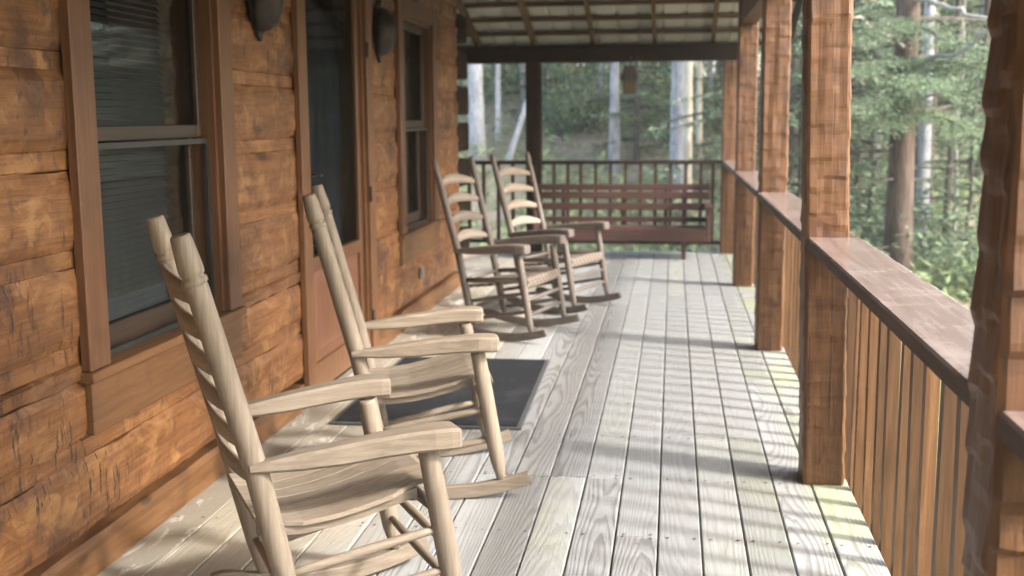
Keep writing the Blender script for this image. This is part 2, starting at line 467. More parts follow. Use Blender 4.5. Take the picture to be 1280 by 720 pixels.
# ------------------------------------------------------------------ light
ELEV = math.radians(38); AZ = math.radians(-19)      # sun low on the right, a little behind the camera
sdir = Vector((math.cos(ELEV)*math.cos(AZ), math.cos(ELEV)*math.sin(AZ), math.sin(ELEV)))
sl = bpy.data.lights.new('sun', 'SUN'); sl.energy = 1.25; sl.angle = math.radians(6.0); sl.color = (1.0,.985,.965)
so = bpy.data.objects.new('sun', sl); COL.objects.link(so)
so.rotation_euler = (-sdir).to_track_quat('-Z','Y').to_euler(); so.location = (12,-5,12)
W = bpy.data.worlds.new('World'); SC.world = W; W.use_nodes = True
nt = W.node_tree; nt.nodes.clear()
sky = nt.nodes.new('ShaderNodeTexSky'); sky.sky_type = 'NISHITA'; sky.sun_disc = False
sky.sun_elevation = ELEV; sky.sun_rotation = math.atan2(sdir.x, sdir.y); sky.air_density = 1.2; sky.dust_density = 4.0
bg = nt.nodes.new('ShaderNodeBackground'); bg.inputs[1].default_value = .15
wo = nt.nodes.new('ShaderNodeOutputWorld')
nt.links.new(sky.outputs[0], bg.inputs[0]); nt.links.new(bg.outputs[0], wo.inputs[0])
SC.view_settings.view_transform = 'Standard'; SC.view_settings.look = 'None'
SC.view_settings.exposure = 2.55; SC.view_settings.gamma = 1
SC.cycles.use_denoising = True
SC.cycles.max_bounces = 8; SC.cycles.diffuse_bounces = 4; SC.cycles.transparent_max_bounces = 12
SC.cycles.caustics_reflective = False; SC.cycles.caustics_refractive = False

# ------------------------------------------------------------------ ground
def ground_z(x, y):
    d = 0.0
    far = max(0.0, y-17.0)*.34 + max(0.0, x-13.0)*.22
    far = min(far, 2.8)
    return -.85 + far + fbm(x*.12, y*.12, 3)*.25*(1 if far < .1 else 2.2) + fbm(x*.9, y*.9, 8)*.05
def make_ground():
    b = MB()
    xs = list(np.concatenate([np.arange(-60,-12,4.0), np.arange(-12,24,.75), np.arange(24,100,4.0)]))
    ys = list(np.concatenate([np.arange(-50,-4,4.0), np.arange(-4,50,.75), np.arange(50,130,4.0)]))
    for y in ys:
        for x in xs: b.v.append((x, y, ground_z(x, y)))
    n = len(xs)
    for j in range(len(ys)-1):
        for i in range(n-1):
            b.face((j*n+i, j*n+i+1, (j+1)*n+i+1, (j+1)*n+i), 0, True)
    tag(b.build('ground', M['ground']), kind='structure')
make_ground()

# ------------------------------------------------------------------ deck
XW, XE = -1.83, .708            # house wall face, deck edge
PITCH = .1485
YEND, YNEAR = 12.42, -1.2
YC = 9.75                       # house corner
def make_deck():
    rnd = random.Random(5)
    b = MB(); uvs = []
    joists = [3.84-.645*k for k in range(8)][::-1] + [4.485+.61*k for k in range(14)]
    def board(x0, x1, y0, y1, along='y', dz=0.0, ch=.004):
        f0 = len(b.f)
        b.box(x0, x1, y0, y1, -.027+dz, dz, 0, None, ch)
        cx, cy = (x0+x1)/2, (y0+y1)/2
        off = rnd.uniform(0, 30)
        for fi in range(f0, len(b.f)):
            for vi in b.f[fi]:
                p = b.v[vi]
                uvs.append((p[0]-cx, p[1]+off) if along == 'y' else (p[1]-cy, p[0]+off))
    nails = []
    k = 0; x = XE
    while x > XW+.03:
        x0 = x-PITCH if x-PITCH > XW+.03 else XW-.03
        cuts = []
        js = [j for j in joists if YNEAR+.5 < j < YEND-.4]
        if k in (6,7,8,9): cuts = [4.485, 4.485+.61*7+(0 if k%2 else .61)]
        elif k in (2,3,4): cuts = [5.095 if k != 4 else 5.705, 9.365]
        elif k in (0,1): cuts = [4.485+.61*(2+k), 8.755]
        else: cuts = sorted(rnd.sample(js, 2))
        ys = [YNEAR] + sorted(cuts) + [YEND-.005*(k%3)]
        for a, c in zip(ys[:-1], ys[1:]):
            board(x0+.0025, x-.0028, a+.002, c-.002, 'y', rnd.uniform(-.0015,.0015))
        for j in joists:
            if j < 1.5 or j > YEND-.1: continue
            near = min(abs(j-c) for c in cuts) < .01
            for dx in (.025, .118):
                if x-dx < x0+.02: continue
                for dy in ((-.016,.016) if near else (0.0,)):
                    if rnd.random() < .9:
                        nails.append((x-dx+rnd.uniform(-.006,.006), j+dy+rnd.uniform(-.006,.006)))
        x -= PITCH; k += 1
    # wing round the corner of the house: boards run the other way
    y = YC+.02
    while y < YEND-.03:
        y1 = min(y+PITCH, YEND)
        board(-7.0, XW-.004, y+.003, y1-.003, 'x', 0)
        y += PITCH
    nb = len(b.f)
    for (nx, ny) in nails:
        o = len(b.v); r = rnd.uniform(.0045,.0065)
        for q in range(6): b.v.append((nx+r*math.cos(q*PI/3), ny+r*math.sin(q*PI/3), .0028))
        b.face([o+q for q in range(6)], 1)
        uvs.extend([(0,0)]*6)
    me = b.mesh('deck_floor', [M['deck'], M['nail']])
    ul = me.uv_layers.new(name='UVMap')
    ul.data.foreach_set('uv', [c for u in uvs for c in u])
    tag(put('deck_floor', me), kind='structure')
    # rim and joists under the boards
    j = MB()
    j.box(.66, .70, YNEAR, YEND, -.27, -.03); j.box(XW, .655, YEND-.06, YEND-.02, -.27, -.03)
    j.box(-7, XW-.002, YEND-.06, YEND-.02, -.27, -.03)
    for yy in joists: j.box(XW+.01, .655, yy-.02, yy+.02, -.26, -.032)
    for yy in (-.9, 1.9, 4.5, 7.1, 9.9, 12.2): j.box(.53, .655, yy-.07, yy+.07, -1.2, -.262)
    tag(j.build('deck_substructure', M['joist']), kind='structure')
make_deck()

# ------------------------------------------------------------------ log cabin
cabin = empty('log_cabin', (XW, 6, 0), 0, 'orange brown hewn log cabin wall with dark windows and screen door', 'cabin')
def cab(o):       # children keep world coordinates
    o.matrix_parent_inverse = cabin.matrix_world.inverted() if False else Matrix.Translation((-XW,-6,0)); return o

W1 = (3.43, 4.45); W3 = (7.66, 8.62); DR = (5.575, 6.70)        # clear openings along the wall
ZS, ZH = .665, 2.13
SEAMS = [.125, .42, .725, 1.025, 1.33, 1.627, 1.93, 2.235, 2.54]
def hewn_log(b, y0, y1, z0, z1, xf, depth=.16, seed=0, stepy=.05):
    """one squared log between y0..y1: chipped face and wavering arrises"""
    ny = max(2, int((y1-y0)/stepy)); nz = 7
    o = len(b.v)
    for i in range(ny+1):
        y = y0 + (y1-y0)*i/ny
        ez0 = fbm(y*3, seed, 1)*.010; ez1 = fbm(y*3, seed, 7)*.010
        for j in range(nz+1):
            t = j/nz
            z = (z0+ez0) + ((z1+ez1)-(z0+ez0))*t
            d = fbm(y*5.0, z*7.0, seed*1.7)*.006 + fbm(y*1.3, z*2, seed)*.005
            if j in (0, nz): d -= .012
            b.v.append((xf+d, y, z))
        b.v.append((xf-depth, y, z1)); b.v.append((xf-depth, y, z0))
    n = nz+3
    for i in range(ny):
        for j in range(n):
            b.face((o+i*n+j, o+(i+1)*n+j, o+(i+1)*n+(j+1)%n, o+i*n+(j+1)%n), 0, False)
    b.face([o+j for j in range(n)]); b.face([o+ny*n+j for j in range(n)][::-1])

def make_wall():
    b = MB(); s = MB(); rnd = random.Random(3)
    Y0, Y1 = -1.5, YC
    def spans(z0, z1):
        opens = []
        for (a, c), zz0, zz1 in ((W1,ZS-.03,ZH),(W3,ZS-.03,ZH),(DR,.0,2.38)):
            if z1 > zz0+.02 and z0 < zz1-.02: opens.append((a, c))
        cur = Y0; out = []
        for a, c in sorted(opens):
            out.append((cur, a)); cur = c
        out.append((cur, Y1)); return out
    prev = None; sd = 0
    rows = [0.0] + SEAMS + [2.86]
    for r in range(len(SEAMS)):
        z0 = SEAMS[r]+.03; z1 = (SEAMS[r+1]-.03) if r+1 < len(SEAMS) else 2.86
        # split a course where an opening starts or stops inside it
        cutz = [z for z in (ZS-.03, ZH, 2.38) if z0+.02 < z < z1-.02]
        zz = [z0] + sorted(cutz) + [z1]
        for a, c in zip(zz[:-1], zz[1:]):
            for (ya, yb) in spans(a, c):
                sd += 1
                hewn_log(b, ya, yb, a, c, XW, .17, sd if len(zz) == 2 else r*31+ya)
    cab(b.build('log_wall', M['log'], cabin))
    for z in SEAMS[1:]:
        for (ya, yb) in spans(z-.02, z+.02):
            s.box(XW-.16, XW-.011, ya, yb, z-.031, z+.031, 0, None, .005)
    cab(s.build('chinking_strip', M['log'], cabin))
    bb = MB()
    def base(ya, yb):
        rings = []
        k = int((yb-ya)/.12)+2
        for i in range(k):
            y = ya+(yb-ya)*i/(k-1); e = fbm(y*2, 4, 2)*.008
            rings.append([(XW-.14,y,.002),(XW+.012,y,.002),(XW+.014+e*.3,y,.105+e),(XW+.004,y,.128+e),(XW-.14,y,.130+e)])
        bb.loft(rings)
    base(Y0, DR[0]-.15); base(DR[1]+.15, Y1)
    cab(bb.build('base_board', M['base'], cabin))
    # wall round the corner, facing the wing of the porch
    c = MB()
    for r in range(len(SEAMS)):
        z0 = SEAMS[r]+.03; z1 = (SEAMS[r+1]-.03) if r+1 < len(SEAMS) else 2.86
        c.box(-7, XW-.18, YC-.17, YC-.002, z0, z1, 0, None, .008)
    c.box(-7, XW-.18, YC-.16, YC-.03, .0, 2.86, 0)
    cab(c.build('corner_wall', M['log'], cabin))
    # log ends crossing at the corner
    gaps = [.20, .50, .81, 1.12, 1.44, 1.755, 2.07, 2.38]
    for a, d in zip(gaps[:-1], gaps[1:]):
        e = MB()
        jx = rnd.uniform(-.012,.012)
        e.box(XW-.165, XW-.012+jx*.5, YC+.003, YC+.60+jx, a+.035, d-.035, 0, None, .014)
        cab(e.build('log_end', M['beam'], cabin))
make_wall()

def window(y0, y1, name):
    """casing with sash, panes, blind, sill and apron in the wall opening"""
    cas = MB(); t = .032; w = .135; x = XW
    cas.box(x-.003, x+t, y0-w, y0-.004, ZS+.002, ZH+.12, 0, None, .004)
    cas.box(x-.003, x+t, y1+.004, y1+w, ZS+.002, ZH+.12, 0, None, .004)
    cas.box(x-.003, x+t, y0-.002, y1+.002, ZH+.004, ZH+.12, 0, None, .004)
    # jamb liner
    cas.box(x-.15, x+.004, y0-.003, y0+.018, ZS+.002, ZH); cas.box(x-.15, x+.004, y1-.018, y1+.003, ZS+.002, ZH)
    cas.box(x-.15, x+.004, y0+.02, y1-.02, ZH-.018, ZH+.002)
    o = cab(cas.build('window', M['trim_z'], cabin))
    def sub(mb, nm, mat):
        q = mb.build(nm, mat, o); return q
    s = MB(); s.box(x-.14, x+.045, y0-w-.012, y1+w+.012, ZS-.034, ZS, 0, None, .004); sub(s, 'sill', M['trim_y'])
    a = MB(); a.box(x-.004, x+.026, y0-w+.01, y1+w-.01, ZS-.205, ZS-.036, 0, None, .004); sub(a, 'apron', M['trim_y'])
    zm = 1.40
    def sash(z0, z1, xf, rb, rt):
        m = MB(); f = .042; d = .035
        m.box(xf-d, xf, y0+.02, y0+.02+f, z0, z1, 0, None, .003); m.box(xf-d, xf, y1-.02-f, y1-.02, z0, z1, 0, None, .003)
        m.box(xf-d, xf, y0+.021+f, y1-.021-f, z0, z0+rb, 0, None, .003); m.box(xf-d, xf, y0+.021+f, y1-.021-f, z1-rt, z1, 0, None, .003)
        q = sub(m, 'sash', M['sash'])
        g = MB(); g.box(xf-.02, xf-.016, y0+.02+f, y1-.02-f, z0+rb, z1-rt)
        sub(g, 'pane', M['glass'])
    sash(zm-.02, ZH-.02, x-.045, .05, .05)
    sash(ZS+.002, zm+.018, x-.088, .085, .036)
    sc = MB()       # half screen frame outside the lower sash
    sc.box(x-.040, x-.026, y0+.019, y0+.040, ZS+.004, zm-.025); sc.box(x-.040, x-.026, y1-.040, y1-.019, ZS+.004, zm-.025)
    sc.box(x-.040, x-.026, y0+.041, y1-.041, zm-.045, zm-.025); sc.box(x-.040, x-.026, y0+.041, y1-.041, ZS+.004, ZS+.024)
    sub(sc, 'screen_frame', M['screen_frame'])
    bl = MB(); z = ZS+.10; k = 0
    while z < ZH-.04:
        Mx = Matrix.Translation((x-.142, 0, z)) @ Matrix.Rotation(math.radians(52), 4, 'Y')
        bl.box(-.0125, .0125, y0+.03, y1-.17, -.0006, .0006, 0, Mx)
        z += .0240; k += 1
    bl.box(x-.17, x-.135, y0+.03, y1-.17, ZS+.07, ZS+.09)
    sub(bl, 'blind', M['blind'])
    v = MB(); v.box(x-.60, x-.59, y0-.3, y1+.3, ZS-.2, ZH+.2); sub(v, 'room_shade_sheet', M['room_shade'])  # dark sheet in place of the unlit room behind the blind
    return o
w1 = window(*W1, 'window'); w1['label'] = 'dark window with grey blind behind the nearest rocking chair'
w3 = window(*W3, 'window'); w3['label'] = 'narrow looking dark window beyond the screen door'

def make_door():
    x = XW; y0, y1 = DR; zt = 2.38
    d = MB()                                    # leaf: stiles and rails
    a, c = y0+.034, y1-.034
    st = .06
    d.box(x-.05, x-.012, a, a+st, .02, zt-.045, 0, None, .004); d.box(x-.05, x-.012, c-st, c, .02, zt-.045, 0, None, .004)
    d.box(x-.05, x-.012, a+st+.001, c-st-.001, .02, .17, 0, None, .004)
    d.box(x-.05, x-.012, a+st+.001, c-st-.001, .66, .735, 0, None, .004)
    d.box(x-.05, x-.012, a+st+.001, c-st-.001, zt-.14, zt-.045, 0, None, .004)
    o = cab(d.build('door', M['door_trim'], cabin)); o['label'] = 'stained wooden screen door with tall dark pane'
    cs = MB()
    cs.box(x-.003, x+.030, y0-.13, y0-.004, .002, zt+.13, 0, None, .004); cs.box(x-.003, x+.030, y1+.004, y1+.13, .002, zt+.13, 0, None, .004)
    cs.box(x-.003, x+.030, y0-.002, y1+.002, zt+.004, zt+.13, 0, None, .004)
    cs.box(x-.15, x+.006, y0-.002, y0+.03, .002, zt); cs.box(x-.15, x+.006, y1-.03, y1+.002, .002, zt)
    cs.box(x-.06, x-.016, y0+.032, y0+.050, .002, zt-.03); 
    cs.build('casing', M['door_trim'], o)
    kp = MB(); ya, yb = a+st+.002, c-st-.002
    kp.box(x-.042, x-.030, ya, yb, .172, .658)
    ym = (ya+yb)/2
    r0 = [(x-.029,ya+.02,.19),(x-.029,yb-.02,.19),(x-.029,yb-.02,.64),(x-.029,ya+.02,.64)]
    r1 = [(x-.014,ya+.07,.24),(x-.014,yb-.07,.24),(x-.014,yb-.07,.59),(x-.014,ya+.07,.59)]
    kp.loft([r0, r1]); kp.build('kick_panel', M['kick'], o)
    g = MB(); g.box(x-.034, x-.029, ya-.003, yb+.003, .736, zt-.141); g.build('pane', M['glass'], o)
    cu = MB(); rings = []
    for i in range(25):
        yy = ya-.02+(yb-ya+.04)*i/24; xx = x-.12+.012*math.sin(i*1.3)
        rings.append([(xx,yy,.6),(xx-.004,yy,.6),(xx-.004,yy,2.05),(xx,yy,2.05)])
    cu.loft(rings); cu.build('curtain', M['curtain'], o)
    v = MB(); v.box(x-.30, x-.29, y0-.2, y1+.2, .0, 2.3); v.build('room_shade_sheet', M['room_shade'], o)  # dark sheet standing in for the shade indoors
    h = MB()
    h.box(x-.011, x-.004, a+.03, a+.06, 1.08, 1.20, 0, None, .003)
    h.tube([(x-.004,a+.045,1.165),(x+.035,a+.045,1.165)], .008, 8)
    h.tube([(x+.035,a+.045,1.165),(x+.04,a+.075,1.163),(x+.036,a+.125,1.16)], [.009,.008,.007], 8)
    h.build('handle', M['bronze'], o)
    for z in (.25, 1.0, 1.85):
        hg = MB(); hg.tube([(x+.034,y1+.006,z-.045),(x+.034,y1+.006,z+.045)], .008, 8)
        hg.build('hinge', M['screen_frame'], o)
make_door()

# ------------------------------------------------------------------ roof, rafters and beams
def zroof(y):
    return 2.33 + .3*(12.34-y) if y > 5.0 else 2.33 + .3*(12.34-5.0) - .3*(5.0-y)
def make_roof():
    b = MB(); XV = 1.20
    prof = []
    x = -7.0
    while x < XV-.25:
        prof += [(x,0),(x+.17,0),(x+.185,.02),(x+.215,.02)]; x += .23
    prof += [(x,0),(XV,0)]
    top = [(px, pz+.004) for px, pz in prof[::-1]]
    rings = []
    for y in (12.98, 5.0, -3.2):
        z = zroof(y)+.045
        rings.append([(px,y,z+pz) for px, pz in prof] + [(px,y,z+pz) for px, pz in top])
    b.loft(rings)
    roof = cab(b.build('roof', M['metal'], cabin))
    sl_ = math.atan(.3)
    def slope_bar(mb, x0, x1, ya, yb, h0, h1):
        mb.loft([[(x0,yy,zroof(yy)+h0),(x1,yy,zroof(yy)+h0),(x1,yy,zroof(yy)+h1),(x0,yy,zroof(yy)+h1)] for yy in (ya, yb)])
    for xx in [-5.95,-5.31,-4.67,-4.03,-3.39,-2.75,-2.11,-1.50,-.86,-.21,.40]:
        r = MB(); slope_bar(r, xx-.021, xx+.021, 12.9, 5.02, -.10, 0.0); slope_bar(r, xx-.021, xx+.021, 4.98, -3.1, -.10, 0.0)
        r.build('rafter', M['rafter'], roof)
    y = 12.80
    while y > 5.2:
        p = MB(); p.box(-6.9, 1.16, y-.045, y+.045, zroof(y)+.004, zroof(y)+.040)
        p.build('purlin', M['purlin'], roof); y -= .385
    y = 4.7
    while y > -3.0:
        p = MB(); p.box(-6.9, 1.16, y-.045, y+.045, zroof(y)+.004, zroof(y)+.040)
        p.build('purlin', M['purlin'], roof); y -= .6
    f = MB(); slope_bar(f, 1.165, 1.195, 12.95, 5.0, -.14, .03); slope_bar(f, 1.165, 1.195, 5.0, -3.1, -.14, .03)
    f.build('rake_board', M['beam'], roof)
    g = MB()            # unseen panel added above the side beam to keep sun off the wall
    for (ya, yb) in ((9.86,5.0),(5.0,-2.0)):
        g.loft([[(.60,yy,2.385),(.625,yy,2.385),(.625,yy,zroof(yy)-.006),(.60,yy,zroof(yy)-.006)] for yy in (ya, yb)])
    g.build('added_sun_block', M['strip'], roof)
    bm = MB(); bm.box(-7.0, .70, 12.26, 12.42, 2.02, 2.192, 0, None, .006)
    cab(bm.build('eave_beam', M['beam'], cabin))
    sb = MB()
    for a, c in ((-1.5,1.85),(2.03,4.49),(4.67,7.13),(7.31,9.87)):
        sb.box(.545, .675, a, c, 2.2, 2.382, 0, None, .006)
    cab(sb.build('side_beam', M['strip'], cabin))
make_roof()

# ------------------------------------------------------------------ hewn porch posts
def hewn_post(x0, x1, y0, y1, z1, seed, amp=.006, label='', step=.04):
    rnd = random.Random(seed)
    b = MB(); wx, wy = x1-x0, y1-y0
    nz = int(z1/.014)
    # saw-tooth adze cuts: two strips per face, each with its own cut heights
    cuts = {}
    for s in range(8):
        L = []; z = rnd.uniform(-.1, 0)
        while z < z1+.2:
            h = rnd.uniform(.07,.15); L.append((z, h, rnd.uniform(.35,1.0))); z += h
        cuts[s] = L
    def saw(s, z):
        for (c, h, a) in cuts[s]:
            if c <= z < c+h:
                t = (z-c)/h
                return a*((1-t)**1.2 if t > .16 else (t/.16)*.811)
        return 0
    ring = []
    for i in range(nz+1):
        z = z1*i/nz
        P = []
        # per face: corner, inner third, ridge, inner third (axe works from both arrises inwards)
        dirs = [((0,-1),(1,0)), ((1,0),(0,1)), ((0,1),(-1,0)), ((-1,0),(0,-1))]
        for fi, (nv, tv) in enumerate(dirs):
            wid = wx if fi % 2 == 0 else wy
            hx = (wx/2 if fi % 2 else wy/2)
            base = wy/2 if fi % 2 == 0 else wx/2
            for k, u in enumerate((-.5,-.42,-.25,-.09,.09,.25,.42)):
                s = fi*2 + (0 if u < 0 else 1)
                d = saw(s, z)*amp; bl = min(1.0, max(0.0, (u+.09)/.18)) if abs(u) < .12 else None
                if bl is not None: d = amp*.62*(saw(fi*2, z)+saw(fi*2+1, z))/1.24 + .0015
                if k == 0: d = -.007 + saw(fi*2, z)*amp*.6
                if u in (-.43,.43): d *= .7
                d += fbm(z*2.2, u*3+fi*7, seed)*.004
                nx = nv[0]*(base+d) + tv[0]*u*wid
                ny = nv[1]*(base+d) + tv[1]*u*wid
                P.append((nx, ny, z+fbm(u*6+fi*5, z*1.5, seed+3)*.008))
        ring.append(P)
    b.loft(ring, 0, True, False)
    o = b.build('porch_post', M['post'])
    o.location = ((x0+x1)/2, (y0+y1)/2, 0.001)
    if seed == 22: o.rotation_euler = (0, math.radians(-1.1), 0)
    tag(o, label, 'post', 'hewn posts of the porch')
    return o
PX0, PX1 = .528, .688
POSTS = [
 (1.855, 2.02, 21, .013, 'hewn post nearest the camera, cut off by right edge of photo'),
 (4.495, 4.665, 22, .0078, 'hewn post standing where the wide red rail cap begins'),
 (7.135, 7.30, 23, .007, 'dark footed hewn post in front of the overlapping slimmer one'),
 (9.875, 10.04, 24, .006, 'orange hewn post second along from the far corner'),
]
for (a, c, sd, am, lb) in POSTS:
    hewn_post(PX0-(.014 if sd == 21 else 0), PX1-(.014 if sd == 21 else 0), a, c, zroof((a+c)/2)-.02, sd, am, lb)
hewn_post(.508, .668, 12.26, 12.42, 2.018, 25, .004, 'hewn corner post at the far right end of the porch')
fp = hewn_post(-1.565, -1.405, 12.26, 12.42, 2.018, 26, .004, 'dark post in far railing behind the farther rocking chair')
fp.data.materials[0] = M['beam']  # near-black wood puts this post's backlit shade into its colour

# ------------------------------------------------------------------ railings
ZC0, ZC1 = .945, .985
def railing(y0, y1, bal, label, x0=.515, x1=.715, seed=0):
    r = empty('porch_railing', ((x0+x1)/2, (y0+y1)/2, 0), 0, label, 'railing', 'railing sections along the open side')
    off = Vector(r.location)
    rnd = random.Random(seed)
    c = MB(); k = max(2, int((y1-y0)/.02)); rings = []
    for i in range(k+1):
        y = y0+(y1-y0)*i/k
        e = 0.0; e2 = abs(math.sin(y*19+fbm(y*3,seed,5)*4))**.7*.012
        rings.append([(x0+e,y,ZC0),(x1+e2,y,ZC0),(x1+.004+e2,y,ZC1-.012),(x1-.008,y,ZC1),(x0+.006+e,y,ZC1),(x0+e,y,ZC1-.006)])
    rings = [[(p[0]-off.x, p[1]-off.y, p[2]) for p in q] for q in rings]
    c.loft(rings)
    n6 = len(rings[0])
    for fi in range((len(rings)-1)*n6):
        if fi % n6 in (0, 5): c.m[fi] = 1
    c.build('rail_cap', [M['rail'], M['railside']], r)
    for y in bal:
        m = MB(); xx = .714+rnd.uniform(0,.009); t = rnd.uniform(-.007,.007); y += rnd.uniform(-.008,.008); w = .0215
        m.loft([[(xx-off.x+t*z,y-w-off.y,z),(xx+.038-off.x+t*z,y-w-off.y,z),(xx+.038-off.x+t*z,y+w-off.y,z),(xx-off.x+t*z,y+w-off.y,z)] for z in (-.22,.944)])
        m.build('baluster', M['baluster'], r)
    return r
railing(-1.4, 1.850, [1.6-.19*k for k in range(14)], 'weathered railing piece starting right of the nearest post', seed=1)
railing(2.024, 4.492, [4.61]+[4.44-.19*k for k in range(9)]+[2.66,2.47,2.28,2.09], 'wide reddish railing between the two nearest posts', seed=2)
railing(4.668, 7.132, [7.06-.19*k for k in range(13)], 'railing section behind the post with wide red cap', seed=3)
railing(7.303, 9.872, [9.8-.19*k for k in range(13)], 'short looking railing section between the overlapping posts', seed=4)
railing(10.043, 12.258, [12.15-.19*k for k in range(11)], 'farthest section of the side railing near the corner post', seed=5)
def far_railing(x0, x1, bal, label):
    r = empty('end_railing', ((x0+x1)/2, 12.34, 0), 0, label, 'railing', 'dark railing across the far end')
    ox = r.location.x
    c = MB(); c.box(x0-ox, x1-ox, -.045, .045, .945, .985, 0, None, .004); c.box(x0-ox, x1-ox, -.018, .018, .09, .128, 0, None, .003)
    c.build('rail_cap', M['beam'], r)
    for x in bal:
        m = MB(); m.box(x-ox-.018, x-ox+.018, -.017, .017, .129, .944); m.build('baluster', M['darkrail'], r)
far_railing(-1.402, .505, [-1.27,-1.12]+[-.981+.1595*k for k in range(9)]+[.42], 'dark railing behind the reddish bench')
far_railing(-6.8, -1.568, [-1.72-.16*k for k in range(30)], 'dark railing left of the far dark post')

# ------------------------------------------------------------------ rocking chairs
A_, B_ = .167, .258
SEATP = [(.032,.452),(.024,.474),(.0,.483),(-.05,.475),(-.12,.455),(-.20,.433),(-.28,.417),(-.36,.409),(-.43,.411),(-.475,.416)]
def chair(kind):
    """local frame: +X forward, Y across, z up; origin under the front legs"""
    near = kind == 'tan'
    t = 'tan_' if near else 'grey_'
    mx, my, mz = M[t+'x'], M[t+'y'], M[t+'z']
    root = empty('rocking_chair')
    Lf = .512
    f0 = Vector((0,0,.072)); fd = Vector((-math.sin(A_),0,math.cos(A_))); f1 = f0 + fd*Lf
    side = Vector((math.cos(A_),0,math.sin(A_)))          # along the tilted side rails
    wf, wr, wt = .297, .262, .281
    r1 = f1 + Vector((-.448,0,-.014)); rd = Vector((-math.sin(B_),0,math.cos(B_))); r2 = r1 + rd*.633
    r0 = Vector((-.432,0,.088))
    rad = .030 if near else .024
    def Y(v, y): return Vector((v.x, y, v.z))
    for s in (-1, 1):
        m = MB()
        # rear post: bent at arm height, with collar and turned finial
        pts, rr = [], []
        for q, r in ((0,.019),(.06,.022),(.2,.028),(.6,rad*1.06),(1.0,rad*1.04)):
            p = r0.lerp(r1, q); pts.append(Y(p, s*wr)); rr.append(r)
        if near:
            prof = [(.12,1.0),(.30,.97),(.44,.95),(.500,.94),(.503,.90),(.507,.90),(.510,1.03),(.521,1.03),(.525,.86),(.529,.84),(.534,.97),(.545,1.0),(.575,.95),(.622,.83),(.629,.80),(.633,.70)]
        else:
            prof = [(.15,1.0),(.45,.95),(.52,.9),(.545,.7),(.555,.9),(.60,.85),(.628,.7),(.633,.45)]
        for q, k in prof:
            p = r1 + rd*q; w = wr+(wt-wr)*q/.633
            pts.append(Y(p, s*w)); rr.append(rad*k*1.04)
        m.tube(pts, rr, 18); m.build('rear_post', mz, root)
        m = MB()
        pts, rr = [], []
        for q, r in ((0,.015),(.05,.019),(.16,rad*.93),(.3,rad*1.0),(.7,rad*1.0),(.97,rad*.93),(1,rad*.9)):
            p = f0.lerp(f1, q); pts.append(Y(p, s*wf)); rr.append(r)
        m.tube(pts, rr, 18); m.build('front_leg', mz, root)
        # arm: a sawn paddle, thin at the post and broad and thick at the hand end
        m = MB(); rings = []
        st = [(-.470,.016,.028,-.004),(-.43,.022,.034,-.005),(-.34,.028,.049,-.009),(-.24,.031,.055,-.005),(-.14,.034,.057,.001),(-.05,.041,.058,.005),(.0,.046,.059,.005),(.045,.048,.059,.004),(.068,.046,.057,.004),(.076,.038,.050,.006)]
        for (dx, hw, th, dz) in st:
            q = (dx+.448)/.448; yc = s*(wr + .012 + (wf-wr)*max(0,min(1.1,q)) - (.004 if dx > 0 else 0)) + s*.010
            z0 = f1.z + .002 + dz + min(0, dx)*(.014/.448)
            X = f1.x + dx
            c = .008; zt = z0+th+.002*0; zb = z0
            if dx < -.3: zb = z0 + .004
            rings.append([(X,yc-hw+c,zb),(X,yc+hw-c,zb),(X,yc+hw,zb+c),(X,yc+hw,zt-c),(X,yc+hw-c,zt),(X,yc-hw+c,zt),(X,yc-hw,zt-c),(X,yc-hw,zb+c)])
        m.loft(rings, 0, True, False)
        m.build('arm', mx, root)
        # rocker
        m = MB(); rings = []; Rk = 1.02; xc = -.215
        for i in range(27):
            X = -.60 + (.115+.60)*i/26
            zb = Rk - math.sqrt(Rk*Rk-(X-xc)**2)
            sl = math.asin((X-xc)/Rk); hgt = .052
            if i == 0: hgt = .030
            if i == 1: hgt = .045
            if i >= 25: hgt = .050
            q = (X+.43)/.43; yy = s*(wr + (wf-wr)*q)
            hw = .0165; c = .004
            n = Vector((-math.sin(sl),0,math.cos(sl)))
            lo = Vector((X,0,zb)); hi = lo + n*hgt
            rings.append([(lo.x,yy-hw+c,lo.z),(lo.x,yy+hw-c,lo.z),(lo.x,yy+hw,lo.z+c),(hi.x,yy+hw,hi.z-c),(hi.x,yy+hw-c,hi.z),(hi.x,yy-hw+c,hi.z),(hi.x,yy-hw,hi.z-c),(lo.x,yy-hw,lo.z+c)])
        m.loft(rings); m.build('rocker', mx, root)
        # side rungs
        for h in ((.305, .185) if near else (.275,.155)):
            m = MB(); a = f0 + fd*(h-.02); 
            bb = r0.lerp(r1, (h-.03)/.47*1.0-.03)
            bb = Y(r0 + (r1-r0)*((h-.115)/.49), s*wr); aa = Y(a, s*wf)
            m.tube([aa.lerp(bb, q) for q in (0,.15,.5,.85,1)], [.010,.0125,.0145,.0125,.010], 10)
            m.build('side_rung', mx, root)
        # side seat rail, tucked under the seat
        m = MB()
        if near:
            rings = []
            for (X, z) in SEATP[3:]:
                q = (X+.47)/.5; yy = s*((wr-.018) + (wf-.012-wr+.018)*q - .030); x = X-.055
                rings.append([(x,yy-.012,z-.040),(x,yy+.012,z-.040),(x,yy+.012,z-.0135),(x,yy-.012,z-.0135)])
            m.loft(rings)
        else:
            aa = Y(f0+fd*.345, s*(wf-.002)); bb = Y(r0+(r1-r0)*.62, s*(wr-.002))
            m.tube([aa.lerp(bb, q) for q in (0,.5,1)], [.016,.018,.016], 10)
        m.build('seat_rail', mx, root)
